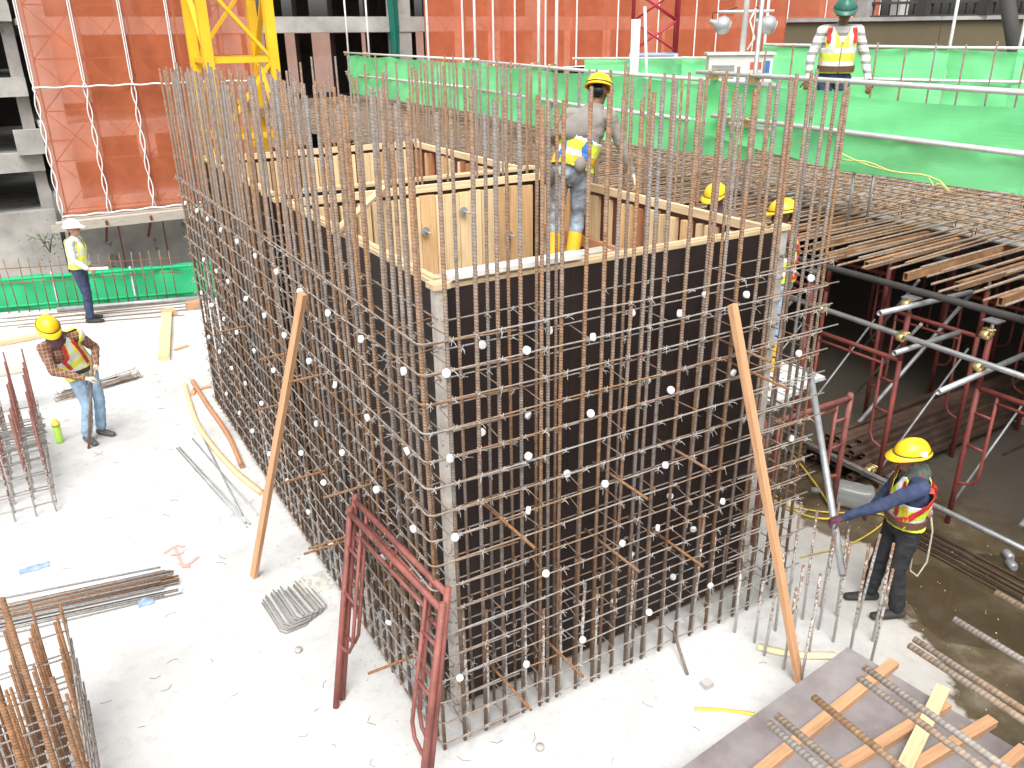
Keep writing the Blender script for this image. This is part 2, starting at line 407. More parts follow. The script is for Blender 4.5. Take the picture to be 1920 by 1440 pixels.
    def grid(s, P, nu, nv, smooth=True, uvs=(1, 1)):
        b = len(s.v)
        for i in range(nu+1):
            for j in range(nv+1): s.v.append(V(P(i/nu, j/nv)))
        for i in range(nu):
            for j in range(nv):
                q = (b+i*(nv+1)+j, b+(i+1)*(nv+1)+j, b+(i+1)*(nv+1)+j+1, b+i*(nv+1)+j+1)
                s.face(q, [(i/nu*uvs[0], j/nv*uvs[1]), ((i+1)/nu*uvs[0], j/nv*uvs[1]), ((i+1)/nu*uvs[0], (j+1)/nv*uvs[1]), (i/nu*uvs[0], (j+1)/nv*uvs[1])], smooth)
        return s
    def mesh(s, name, mats, origin=(0, 0, 0)):
        me = bpy.data.meshes.new(name); o = V(origin)
        me.from_pydata([tuple(p-o) for p in s.v], [], s.f)
        u = me.uv_layers.new(name='UVMap')
        flat = [c for f in s.uv for q in f for c in q]; u.data.foreach_set('uv', flat)
        for m in (mats if isinstance(mats, (list, tuple)) else [mats]): me.materials.append(M[m])
        me.polygons.foreach_set('material_index', s.mi); me.polygons.foreach_set('use_smooth', s.sm)
        me.validate(); me.update(); return me
    def build(s, name, mats, parent=None, loc=None):
        o0 = wloc(parent) if parent else (V(loc) if loc else V((0, 0, 0)))
        ob = bpy.data.objects.new(name, s.mesh(name, mats, o0)); COL.objects.link(ob)
        if parent: ob.parent = parent
        else: ob.location = o0
        return ob
def wloc(o):
    p = V(o.location)
    while o.parent: o = o.parent; p += V(o.location)
    return p
def tag(o, label=None, cat=None, group=None, kind=None):
    if label: o['label'] = label
    if cat: o['category'] = cat
    if group: o['group'] = group
    if kind: o['kind'] = kind
    return o
def thing(name, label, cat, loc=(0, 0, 0), group=None):
    o = bpy.data.objects.new(name, None); o.empty_display_size = .1; COL.objects.link(o); o.location = loc
    return tag(o, label, cat, group)
def inst(name, me, parent, wpos, rot=None, scale=None):
    o = bpy.data.objects.new(name, me); COL.objects.link(o); o.parent = parent
    o.location = V(wpos)-(wloc(parent) if parent else V((0, 0, 0)))
    if rot: o.rotation_euler = rot
    if scale: o.scale = scale
    return o
def copy_tree(o, loc=None, parent=None):
    c = o.copy(); COL.objects.link(c); c.parent = parent
    if loc is not None: c.location = loc
    for ch in list(o.children): copy_tree(ch, None, c)
    return c
def bar_mesh(name, L, r, mat, n=8):
    return MB().tube((0, 0, 0), (0, 0, L), r, n).mesh(name, mat)
def struct(o): return tag(o, kind='structure')
def sag(p0, p1, drop, n=8):
    p0, p1 = V(p0), V(p1); return [p0.lerp(p1, i/n)-V((0, 0, drop*4*(i/n)*(1-i/n))) for i in range(n+1)]
def wob(pts, a):
    return [V(p)+V((random.uniform(-a, a), random.uniform(-a, a), random.uniform(-a, a))) for p in pts]

# ================================================================== SETTING
struct(MB().box((-400, -200, -5.4), (400, 400, -5.0)).build('ground', 'site_soil'))
slab_poly = [(-14, -8), (22, -8), (22, 27), (4.4, 27), (4.4, 10.9), (.6, 12.25), (-14, 17.2)]
struct(MB().prism(slab_poly, -.35, 0).build('floor_slab', 'slab_concrete'))

# shallow puddle film on the wet side, irregular outline
pts = []
for i in range(28):
    a = 2*math.pi*i/28; r = 1+.22*math.sin(3*a+1)+.12*math.sin(7*a)
    pts.append((5.05+1.0*r*math.cos(a), -1.35+1.0*r*math.sin(a)))
m, t, b = nmat('puddle'); b.inputs['Base Color'].default_value = (.075, .055, .03, 1); b.inputs['Roughness'].default_value = .06; b.inputs['Alpha'].default_value = .55
o = MB(); o.v = [V((x, y, .004)) for x, y in pts]; o.face(tuple(range(len(pts)))); o = o.build('water_puddle', 'puddle'); struct(o)

# ---- long concrete building behind, wrapped in red debris netting
YF, YR = 33.0, 45.0
bld = thing('concrete_building', 'long unfinished concrete building across the back of the site', 'building', (20, 39, -5))
for z0, z1 in ((-1.75, -1.3), (1.02, 1.55), (4.70, 5.32), (8.3, 8.9)):
    MB().box((-.4, YF, z0), (50, YF+.35, z1)).build('edge_beam', 'cement', bld)
    MB().box((-.4, YF+.36, z1-.25), (50, YR-.3, z1-.02)).build('floor_plate', 'cement_grey', bld)
    MB().box((-.4, YR-.28, z0), (50, YR, z1)).build('edge_beam', 'cement_grey', bld)
MB().box((-.4, YF+.05, -5), (50, YF+.3, -1.76)).build('base_wall', 'cement_grey', bld)
xs = [-.35, 6.6, 14.2, 21.5, 28.5, 35.5, 42.5, 49.2]
for x in xs:
    for z0, z1 in ((-1.3, 1.02), (1.55, 4.70), (5.32, 8.3)):
        MB().box((x, YF+.05, z0), (x+.85, YF+.75, z1)).build('column', 'cement', bld)
op = [(1.0, 2.6), (4.2, 5.2), (8.4, 9.4), (10.4, 11.6), (12.46, 13.27), (13.94, 15.28), (16.84, 17.4), (18.0, 18.25), (18.76, 19.2)]
x = 20.2
while x < 48: op.append((x, x+random.uniform(.6, 1.5))); x = op[-1][1]+random.uniform(.9, 2.2)
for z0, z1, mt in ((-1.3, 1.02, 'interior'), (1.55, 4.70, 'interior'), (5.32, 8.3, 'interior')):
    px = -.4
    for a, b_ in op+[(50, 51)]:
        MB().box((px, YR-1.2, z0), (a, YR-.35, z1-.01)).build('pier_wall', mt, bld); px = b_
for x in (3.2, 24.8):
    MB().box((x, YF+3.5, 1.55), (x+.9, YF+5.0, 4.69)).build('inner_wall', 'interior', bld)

# rear net and front nets
def netcurtain(name, label, xs_, y, z0, z1, mat, midz=None, rope=True, twist=True):
    t_ = thing(name, label, 'safety net', ((xs_[0]+xs_[-1])/2, y, z0))
    for a, b_ in zip(xs_[:-1], xs_[1:]):
        ph = random.uniform(0, 6)
        MB().grid(lambda u, v: (a+(b_-a)*u, y+.10*math.sin(3.1*u+ph)*math.sin(2.2*v+ph)+.05*math.sin(9*u+4*v), z0+(z1-z0)*v), 10, 14).build('net_panel', mat, t_)
    if rope:
        for i, x in enumerate(xs_):
            for sgn in (-1, 1):
                p = []
                for k in range(41):
                    z = z0+(z1-z0)*k/40
                    tw = .075*math.sin(k*.9+i)*sgn if (twist and z < 3.0) else .035*sgn
                    p.append((x+tw, y-.13+.02*sgn, z))
                MB().path(p, .024, 5).build('lacing_rope', 'white_rope', t_)
        for z in ([z0] + ([midz] if midz else [])):
            MB().path([(xs_[0]+(xs_[-1]-xs_[0])*k/40, y-.17, z+.02*math.sin(k*1.3)-.02) for k in range(41)], .033, 5).build('edge_rope', 'white_rope', t_)
    return t_
netcurtain('debris_net', 'red debris net, backlight painted in, at the rear of the building seen through openings', [0, 10, 20, 30, 40, 50], YR+.8, -1.5, 5.0, 'net_backlit', rope=False)
netcurtain('debris_net', 'red debris net with white ropes left of the yellow crane mast', [-.42, 1.24, 2.87, 4.49, 5.9, 7.5], 31.8, -1.62, 8.5, 'net_red', 2.98)
netcurtain('debris_net', 'long red debris net with white ropes behind the green barrier', [15.2, 16.94, 18.51, 19.67, 21.35, 23.14, 25.62, 28.2, 30.73, 32.24, 35.0, 37.53, 40.63, 42.97, 45.4], 31.8, 3.05, 8.5, 'net_red_thick', None)

# red tube scaffold standing between net and facade
def facade_scaffold(label, x0, x1, step):
    s_ = thing('facade_scaffold', label, 'scaffold', ((x0+x1)/2, 32.5, -5))
    n = int((x1-x0)/step)
    for i in range(n+1):
        x = x0+i*step
        MB().tube((x, 32.3, -5), (x, 32.3, 8), .03, 6).build('standard', 'red_paint', s_)
    for k, z in enumerate((-1.5, .3, 2.1, 3.9, 5.7)):
        MB().tube((x0, 32.33, z), (x1, 32.33, z), .025, 6).build('ledger', 'red_paint', s_)
        for i in range(n):
            x = x0+i*step
            b_ = MB(); b_.tube((x, 32.25, z), (x+step, 32.25, z+1.8), .018, 5); b_.tube((x+step, 32.22, z), (x, 32.22, z+1.8), .018, 5)
            b_.build('cross_brace', 'red_paint', s_)
facade_scaffold('red tube scaffold behind the left debris net', -.2, 7.3, 1.68)
facade_scaffold('red tube scaffold behind the long right debris net', 15.4, 45.4, 2.0)
# timber catch platform with steel brackets under the left net
cp = thing('catch_platform', 'timber catch platform on red brackets below the left red net', 'platform', (2, 31.8, -2))
for k in range(5):
    MB().box((-.7+.12*k, 31.2+.24*k, -1.82-.03*(k % 2)), (6.5, 31.2+.24*k+.21, -1.76-.03*(k % 2))).build('plank', 'timber_grey', cp)
MB().box((-.9, 31.12, -2.1), (6.6, 31.18, -1.83)).build('fascia_board', 'timber_grey', cp)
for x in (-.3, 1.0, 2.6, 4.2, 5.8):
    b_ = MB(); b_.beam((x, 31.05, -1.9), (x, 32.95, -1.9), .09, .12); b_.beam((x, 31.08, -1.95), (x, 32.9, -3.0), .08, .08); b_.build('bracket', 'red_dark', cp)
# weeds on the ledge
wd = thing('weed', 'green weed growing from the ledge behind the white helmet', 'plant', (-1.0, 31.6, -2.6))
for k in range(90):
    a = random.uniform(0, 6.3); c = V((-1.15+random.gauss(0, .32), 31.3+random.uniform(-.2, .2), -2.2-abs(random.gauss(0, .5))))
    if k == 0: lm = MB()
    d = V((math.cos(a), math.sin(a), random.uniform(-.5, .8)))*random.uniform(.06, .13); e = d.cross(V((0, 0, 1))).normalized()*.045
    i0 = len(lm.v); lm.v += [c, c+d*.5+e, c+d, c+d*.5-e]; lm.face((i0, i0+1, i0+2, i0+3))
lm.build('foliage', 'leaf', wd)
st = MB()
for k in range(6): st.path([(-1.1, 31.5, -2.9), (-1.1+random.gauss(0, .15), 31.4, -2.5), (-1.15+random.gauss(0, .35), 31.3, -2.1)], .012, 4)
st.build('stem', 'leaf', wd)

# ---- bare concrete parking structure at the far left
pk = thing('parking_structure', 'bare concrete floors with dark openings at the left edge', 'building', (-8, 40, -5))
for z0, z1 in ((-4.9, -2.0), (-.4, .34), (2.48, 3.18), (5.21, 5.85), (8.2, 8.9)):
    MB().box((-22, 35.6, z0), (-.5, 36.0, z1)).build('parapet_beam', 'cement', pk)
    MB().box((-22, 36.02, z1-.35), (-.5, 50, z1-.05)).build('floor_plate', 'cement_grey', pk)
for x in (-.95, -6.5, -12.5, -18.5):
    MB().box((x, 36.1, -5), (x+.45, 36.6, 8.2)).build('column', 'cement', pk)
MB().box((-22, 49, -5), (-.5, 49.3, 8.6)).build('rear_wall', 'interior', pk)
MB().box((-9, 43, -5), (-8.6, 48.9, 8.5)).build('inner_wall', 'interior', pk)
MB().box((-1.35, 35.2, .30), (-.35, 35.58, 1.25)).build('corbel_block', 'cement', pk)
MB().box((-2.35, 48.6, 6.2), (-1.9, 48.9, 7.9)).build('orange_sheet', 'net_red_thick', pk)

# ---- yellow tower crane mast
cr = thing('tower_crane_mast', 'yellow lattice tower crane mast rising behind the rebar', 'crane', (4.4, 22.1, -5))
X0, X1, Y0, Y1 = 3.55, 5.35, 21.22, 23.02
for x in (X0, X1):
    for y in (Y0, Y1):
        MB().box((x-.13, y-.13, -5), (x+.13, y+.13, 12)).build('leg', 'yellow_paint', cr)
zz = [-4.2+2.05*i for i in range(8)]
for i, z in enumerate(zz):
    for y in (Y0, Y1): MB().beam((X0+.14, y, z), (X1-.14, y, z), .10, .15).build('crossbar', 'yellow_paint', cr)
    for x in (X0, X1): MB().beam((x, Y0+.14, z), (x, Y1-.14, z), .10, .15).build('crossbar', 'yellow_paint', cr)
    for y, s_ in ((Y0, 1), (Y1, -1)):
        a, b_ = (X0, X1) if (s_*(1 if i % 2 else -1)) > 0 else (X1, X0)
        MB().beam((a+.1*(1 if b_ > a else -1), y, z+.08), (b_-.1*(1 if b_ > a else -1), y, z+1.97), .09, .14, (0, 1, 0)).build('diagonal', 'yellow_paint', cr)
    for x, s_ in ((X0, -1), (X1, 1)):
        a, b_ = (Y0, Y1) if (s_*(1 if i % 2 else -1)) > 0 else (Y1, Y0)
        MB().beam((x, a+.1*(1 if b_ > a else -1), z+.08), (x, b_-.1*(1 if b_ > a else -1), z+1.97), .09, .14, (1, 0, 0)).build('diagonal', 'yellow_paint', cr)

# ---- red hoist mast on a blue-grey base
hm = thing('hoist_mast', 'red lattice hoist mast on a blue steel base behind the barrier', 'hoist', (15, 16, -5))
hc = V((14.9, 16.0, 0)); ex = V((.78, -.62, 0)); ey = V((.62, .78, 0)); hw = .62
cn = [hc+ex*hw*a+ey*hw*b_ for a, b_ in ((-1, -1), (1, -1), (1, 1), (-1, 1))]
for c in cn:
    MB().tube(c+V((0, 0, -5)), c+V((0, 0, 4.05)), .07, 8).build('base_leg', 'blue_steel', hm)
    MB().tube(c+V((0, 0, 4.05)), c+V((0, 0, 9)), .05, 8).build('leg', 'red_mast', hm)
for i in range(4):
    a, b_ = cn[i], cn[(i+1) % 4]
    for k in range(6):
        z = 4.1+.8*k
        q = MB(); q.tube(a+V((0, 0, z)), b_+V((0, 0, z+.8)), .03, 6); q.build('brace', 'red_mast', hm)
        q = MB(); q.tube(b_+V((0, 0, z)), a+V((0, 0, z+.8)), .03, 6); q.build('brace', 'red_mast', hm)
    for z in (4.0, 3.2, 2.2):
        MB().tube(a+V((0, 0, z)), b_+V((0, 0, z)), .05, 6).build('base_bar', 'blue_steel', hm)
    MB().tube(a+V((0, 0, 3.2)), b_+V((0, 0, 4.0)), .04, 6).build('base_brace', 'blue_steel', hm)
    MB().tube(b_+V((0, 0, 3.2)), a+V((0, 0, 4.0)), .04, 6).build('base_brace', 'blue_steel', hm)

# ---- brown fascia wall and steel frame at the far right
bw = thing('brown_hoarding', 'long plain brown wall above the right green barrier', 'wall', (34, 17, -5))
dx = V((2.94, -4.47, 0)).normalized()
for k in range(-1, 9):
    a = V((30.08, 20.25, 0))+dx*(k*3.0-.5); b_ = a+dx*2.985
    MB().beam((a.x, a.y, -.2), (b_.x, b_.y, -.2), .2, 10.2).build('wall_panel', 'brown_wall', bw)
    MB().beam((a.x, a.y, 4.98), (b_.x, b_.y, 4.98), .5, .14).build('coping', 'cement_grey', bw)
sf = thing('steel_frame_building', 'dark unfinished building frame above the brown wall', 'building', (42, 22, -5))
for k in range(9):
    p = V((36.5, 24.5, 0))+dx*(k*2.6-1)
    MB().box((p.x-.3, p.y-.3, -5), (p.x+.3, p.y+.3, 8.5)).build('column', 'dark_steel' if k % 3 else 'cement_grey', sf)
    for z in (5.15, 5.75, 6.9):
        MB().beam((p.x, p.y, z), (p.x+dx.x*2.3, p.y+dx.y*2.3, z), .3, .12).build('beam', 'dark_steel', sf)
    for j in range(7):
        q = p+dx*(j*.36)
        MB().tube((q.x, q.y, 5.1), (q.x+random.uniform(-.1, .1), q.y, 6.3+random.uniform(0, .5)), .035, 5).build('formwork_prop', 'dark_steel', sf)
MB().tube((17.9, 5.95, 1.0), (16.9, 7.7, 6.7), .15, 12).build('raking_prop', 'dark_steel', loc=(17.9, 5.95, 1.0))
tag(bpy.data.objects['raking_prop'], 'thick dark raking steel prop at the upper right', 'prop')

# ================================================================== FORMWORK BOXES (inner shutters of the lift shafts)
FX, FY, WF, L1, GAP, L2, H = .28, .31, 2.844, 3.22, .37, 2.95, 3.275
def form_box(label, x0, y0, x1, y1, front):
    f = thing('formwork_box', label, 'formwork', ((x0+x1)/2, (y0+y1)/2, 0))
    T = .02; TH = .09
    walls = [('y', y0, x0, x1, 1), ('y', y1, x0, x1, -1), ('x', x0, y0, y1, 1), ('x', x1, y0, y1, -1)]
    for ax, c, a, b_, s in walls:
        def bx(u0, u1, d0, d1, z0, z1):
            lo, hi = min(c+s*d0, c+s*d1), max(c+s*d0, c+s*d1)
            return ((u0, lo, z0), (u1, hi, z1)) if ax == 'y' else ((lo, u0, z0), (hi, u1, z1))
        trim = 0 if ax == 'y' else T+.001
        n = 3; w_ = (b_-a-2*trim)/n
        for k in range(n):       # film-faced sheets, two courses
            for z0, z1 in ((.03, 1.25), (1.253, H-.03)):
                MB().box(*bx(a+trim+k*w_+.001, a+trim+(k+1)*w_-.001, 0, T, z0, z1)).build('plywood_sheet', 'film_ply', f)
        # studs on the inside
        u = a+.10
        far = (ax == 'y' and s < 0)
        while u < b_-.14:
            ww = random.choice((.09, .12, .15, .16)) if far else random.choice((.05, .06, .09, .12))
            if u+ww > b_-.1: break
            mt = random.choice(('stud_a', 'stud_a', 'stud_a', 'stud_b')) if far else random.choice(('stud_a', 'stud_b', 'stud_b', 'stud_c'))
            dp = random.uniform(.05, .075)
            MB().box(*bx(u, u+ww, T+.002, T+.002+dp, .05, H-.09-random.uniform(0, .02))).build('stud', mt, f)
            u += ww+(random.choice((.006, .012, .02, .03, .05)) if far else random.choice((.05, .09, .14, .18)))
        if not far:
            MB().box(*bx(a+.03, b_-.03, T+.0005, T+.0018, .05, H-.05)).build('inner_face', 'film_ply_red', f)
        # top rails
        MB().box(*bx(a+(.0 if ax == 'y' else .115), b_-(.0 if ax == 'y' else .115), 0, T, H-.029, H-.001)).build('edge_strip', 'timber_edge', f)
        MB().box(*bx(a+.12, b_-.12, T+.003, T+.05, H-.06, H+.008)).build('top_rail', 'timber_edge', f)
        for zz_ in (H-.55, H-1.5):
            if not far: MB().box(*bx(a+.14, b_-.14, .10, .145, zz_-.05, zz_+.05)).build('waler', 'timber_orange', f)
    for x, sx in ((x0, -1), (x1, 1)):
        for y, sy in ((y0, -1), (y1, 1)):
            cx, cy = x+sx*.012, y+sy*.012
            MB().box((cx-.035, cy-.035, .02), (cx+.035, cy+.035, H-.012)).build('corner_strip', 'post_strip' if front and y == y0 else 'film_ply', f)
            MB().box((cx-.055, cy-.055, H-.011), (cx+.055, cy+.055, H+.022)).build('corner_cap', 'timber_edge', f)
    return f
fb1 = form_box('near timber formwork box with dark plywood faces inside the rebar', FX, FY, FX+WF, FY+L1, True)
y2 = FY+L1+GAP
fb2 = form_box('rear timber formwork box beyond the narrow wall gap', FX, y2, FX+WF, y2+L2, False)
MB().box((FX+.06, FY-.03, H+.024), (FX+1.02, FY+.085, H+.055)).build('top_plank', 'plank_white', fb1)
MB().box((FX+.85, FY+.09, H-.05), (FX+1.35, FY+.22, H+.01)).build('top_plank', 'timber_grey', fb1)
# tie rods with washers through the back wall of the near box
for x, z in ((FX+.92, 2.62), (FX+1.35, 2.85), (FX+1.78, 3.0), (FX+2.3, 2.7), (FX+.55, 2.9)):
    yb = FY+L1-.10
    q = MB().tube((x, yb-.16, z), (x, yb+.02, z), .010, 8).build('tie_rod', 'galv_dull', fb1)
    MB().lathe((x, yb-.035, z), (0, 1, 0), [(0, .045), (.012, .045), (.014, .02), (.03, .02)], 10).build('washer', 'galv_dull', q)
# loose diagonal batten
o = MB().beam((.20, 1.86, H+.035), (1.26, 3.46, H+.035), .06, .03).build('diagonal_batten', 'timber_pale', loc=(.9, 2.5, H))
tag(o, 'pale batten lying diagonally across the corner of the near formwork box', 'batten')
# working planks inside near box
for k in range(3):
    o = MB().box((FX+.16, FY+1.75+.24*k, 2.55), (FX+WF-.16, FY+1.97+.24*k, 2.595)).build('scaffold_plank', 'timber_grey', loc=(1.7, 2+.24*k, 2.55))
    tag(o, ('nearest', 'middle', 'farthest')[k]+' grey walking plank inside the near formwork box', 'plank', 'planks inside the formwork box')

# ================================================================== REBAR CAGE
W, L, ZT = 3.40, 7.12, 4.30
cage = thing('rebar_cage', 'tall rusty rebar wall cage wrapped around both formwork boxes', 'rebar cage', (1.7, 3.5, 0))
OI = .235          # inner mat offset from the outer mat
bars = [bar_mesh('vertical_bar', ZT+d, .0132, 'bar_big') for d in (-.05, -.025, 0, .02, .045, .08)]
thin = [bar_mesh('vertical_bar', ZT+d, .0112, 'bar_big') for d in (-.06, -.02, .02, .05)]
def vbar(x, y, ms=bars):
    o = inst('vertical_bar', random.choice(ms), cage, (x+random.uniform(-.008, .008), y+random.uniform(-.008, .008), .0))
    o.rotation_euler = (random.gauss(0, .0042), random.gauss(0, .0042), random.uniform(0, 6.3)); return o
def frange(a, b_, s):
    n = max(1, int(round((b_-a)/s))); return [a+(b_-a)*i/n for i in range(n+1)]
XO, YO = .026, .026          # outer verticals stand just inside the ties
FXS = [.67-.16*k for k in range(4, 0, -1)]+[.67, .82, .98, 1.15, 1.30, 1.47, 1.63, 1.79, 1.97, 2.13, 2.30, 2.46, 2.62, 2.78, 2.95, 3.11, 3.26, W-.03]
for x in FXS: vbar(x, YO)
for x in frange(.36, 3.02, .175): vbar(x, OI-.02, thin)
LY = frange(.15, L-.05, .155)
for y in LY: vbar(XO, y)
for y in frange(.40, 1.9, .21)+frange(2.07, L-.3, .165): vbar(OI-.02, y, thin)
for y in frange(.18, L-.05, .185): vbar(W-.026, y)
for y in frange(.36, L-.3, .24): vbar(W-OI+.02, y, thin)
for x in frange(.2, W-.2, .17): vbar(x, L-.026)
for x in frange(.45, W-.45, .3): vbar(x, FY+L1+.12, thin)
for x in frange(.55, W-.35, .3): vbar(x, FY+L1+.27, thin)
# extra lapped bar beside some front bars
for x in (.85, 1.33, 1.66, 2.81): vbar(x+.03, YO+.004)
# starter bars coming out of the slab, lapped with the cage
stb = [bar_mesh('starter_bar', d, .0125, 'bar_start') for d in (.85, .95, 1.05, 1.18)]
def sbar(x, y, p=cage):
    o = inst('starter_bar', random.choice(stb), p, (x, y, -.005)); o.rotation_euler = (random.gauss(0, .012), random.gauss(0, .012), random.uniform(0, 6)); return o
for x in FXS[1:-1]: sbar(x+.036, YO+.012)
for y in LY[1::1]: sbar(XO+.012, y+.036)

# horizontal ties
ZL = [.07+.1855*k for k in range(17)]     # up to 3.04
rb = .0056
def corner(cx, cy, ax, ay, r=.05):
    # quarter bend between directions; ax, ay are unit steps away from the corner
    c = V((cx, cy))+V(ax)*r+V(ay)*r
    return [c-V(ax)*r*math.cos(t)-V(ay)*r*math.sin(t) for t in [math.pi/2*i/5 for i in range(6)]]
for k, z in enumerate(ZL):
    j = lambda a=.004: random.uniform(-a, a)
    # long side tie (left) with its bend round the front corner
    c0 = corner(0, 0, (1, 0), (0, 1))        # starts on the left face, ends on the front face
    zz_ = [z+j(.012) for _ in range(3)]
    left = [V((j(), L+.02-(L-.1)*i/10, z+j(.006)+.010*math.sin(i*1.1+k))) for i in range(11)]
    MB().path(left[:-1]+[V((p.x, p.y, z)) for p in c0]+[V((.55+.06*(k % 3), 0, z+.004))], rb, 6).build('tie_bar', 'bar_tie', cage)
    # front tie lapped beside it
    fr = [V((.10+(W-.2)*i/9, -.013+j(.003), z+.014+j(.005))) for i in range(10)]
    c1 = corner(W, 0, (-1, 0), (0, 1))
    MB().path(fr+[V((p.x, p.y-.013, z+.014)) for p in reversed(c1)]+[V((W+.0, .55, z+.012))], rb, 6).build('tie_bar', 'bar_tie', cage)
    # separate corner hairpin
    if k % 1 == 0:
        MB().path([V((-.014, .62+.05*(k % 2), z+.018))]+[V((p.x-.014, p.y-.014, z+.016)) for p in c0]+[V((.62+.08*(k % 2), -.014, z-.010))], rb, 6).build('corner_tie', 'bar_tie', cage)
    # right face and back face
    MB().tube((W, .3, z+.02), (W, L, z+.02), rb, 5).build('tie_bar', 'bar_tie', cage)
    MB().tube((0, L, z+.02), (W, L, z+.02), rb, 5).build('tie_bar', 'bar_tie', cage)
    # right end hook tips seen past the last bar
    MB().path([V((W-.75, .012, z+.026)), V((W+.05+random.uniform(0, .12), -.004, z+.03+j(.014)))], rb, 6).build('tie_bar', 'bar_tie', cage)
    # inner mat ties
    zi = z+.045
    MB().path([V((.25+(W-.5)*i/6, OI-.002, zi+j(.006))) for i in range(7)], rb, 5).build('inner_tie', 'bar_tie', cage)
    MB().path([V((OI-.002, .25+(L-.5)*i/8, zi+j(.006))) for i in range(9)], rb, 5).build('inner_tie', 'bar_tie', cage)
    MB().tube((W-OI, .25, zi), (W-OI, L-.25, zi), rb, 5).build('inner_tie', 'bar_tie', cage)
# a doubled rail at the top of the left face
MB().path([V((-.012, L-.0-(L-.15)*i/12, ZL[-1]+.022+.006*math.sin(i))) for i in range(13)], rb*1.15, 6).build('tie_bar', 'bar_tie', cage)

# thin link bars across the wall thickness
lk = MB()
for k, z in enumerate(ZL):
    for x in [q for q in FXS[1:-1:2]]:
        if random.random() < .5:
            x2 = x+random.uniform(-.05, .05); lk.path([(x, -.02, z+.02), (x2, OI+.02, z+.035), (x2+.05, OI+.02, z+.03)], .0045, 5)
    for y in LY[1::3]:
        if random.random() < .5:
            y_ = y+random.uniform(-.04, .04); lk.path([(-.02, y, z+.02), (OI+.02, y_, z+.035), (OI+.02, y_+.05, z+.03)], .0045, 5)
tag(lk.build('link_bar', 'bar_tie', cage), kind='stuff')

# rusty spacer stubs through the cage
def stub(p0, p1): MB().tube(p0, p1, .0105, 8).build('spacer_stub', 'bar_rust', cage)
for x, z in ((.50, 1.75), (1.41, 1.79), (1.98, 1.83), (1.35, 1.25), (.93, .50), (.47, .47), (1.97, 1.05), (2.45, 2.55), (2.62, 2.32)):
    stub((x-.02, .22, z+.02), (x+.02, -.33-random.uniform(0, .06), z-.01))
for y, z in ((2.62, 2.16), (1.72, 2.28), (1.08, 1.62), (1.62, .88), (1.95, .62), (.55, .42), (2.2, 1.2), (3.1, 1.5), (4.3, 1.9)):
    stub((.22, y-.02, z+.02), (-.30-random.uniform(0, .07), y+.02, z-.01))

# plastic wheel spacers
def sp_mesh():
    b_ = MB(); b_.lathe((0, 0, -.014), (0, 0, 1), [(0, .021), (.003, .026), (.025, .026), (.028, .021)], 14); return b_.mesh('wheel_spacer', 'plastic_white')
spm = sp_mesh()
def ray_pt(px, py):
    return fw+rt2*((px-960)/1547.96)+up2*((720-py)/1547.96)
SPF = [(.14, 2.86), (.68, 2.89), (1.17, 2.88), (1.88, 2.91), (2.49, 2.94), (3.14, 2.96), (.14, 2.31), (.69, 2.17), (1.17, 2.35), (1.85, 2.36), (2.44, 2.36), (3.12, 2.37), (.15, 1.75), (.69, 1.77), (1.31, 1.78), (1.85, 1.77), (2.47, 1.27), (3.17, 1.63), (.14, .63), (.83, 1.22), (1.49, 1.23), (1.82, 1.25), (1.16, .5), (1.79, .49), (2.43, .49), (.67, .5)]
SPI = [(.5, 2.89), (1.66, 2.89), (2.32, 2.91), (.99, 2.89), (.48, 2.3), (.83, 2.33), (1.83, 2.35), (1.15, 1.8), (.46, 1.79), (2.98, 2.9), (2.13, 1.31), (2.41, .91), (2.23, .51), (1.62, .52), (1.78, .89)]
SPL = [(6.64, 2.79), (5.96, 2.81), (5.41, 2.81), (4.78, 2.81), (4.12, 2.82), (3.46, 2.82), (2.79, 2.83), (2.16, 2.82), (1.52, 2.82), (.88, 2.82), (.2, 2.83), (6.01, 2.23), (5.37, 2.24), (4.83, 2.25), (4.08, 2.26), (3.42, 2.27), (2.79, 2.27), (2.13, 2.25), (1.53, 2.26), (.89, 2.25), (.23, 2.29), (6.55, 1.69), (5.96, 1.69), (5.34, 1.69), (4.77, 1.7), (4.05, 1.72), (3.35, 1.75), (2.12, 1.7), (1.52, 1.7), (.83, 1.72), (.21, 1.74), (6.53, 1.11), (5.95, 1.1), (5.34, 1.09), (4.7, 1.13), (4.05, 1.14), (3.35, 1.16), (2.72, 1.16), (2.11, 1.15), (1.48, 1.15), (.82, 1.16), (.19, 1.19), (5.94, .54), (5.28, .54), (4.7, .55), (4.03, .56), (3.36, .56), (2.73, .53), (2.11, .54), (.81, .58)]
for x, z in SPF:
    inst('wheel_spacer', spm, cage, (x, -.028, z), (R_(90)+random.gauss(0, .2), random.gauss(0, .1), random.gauss(0, .45)))
for x, z in SPI:
    inst('wheel_spacer', spm, cage, (x, OI-.035, z), (R_(90)+random.gauss(0, .2), 0, random.gauss(0, .4)))
for y, z in SPL:
    inst('wheel_spacer', spm, cage, (-.026, y, z), (random.gauss(0, .3), R_(90)+random.gauss(0, .2), random.gauss(0, .2)))

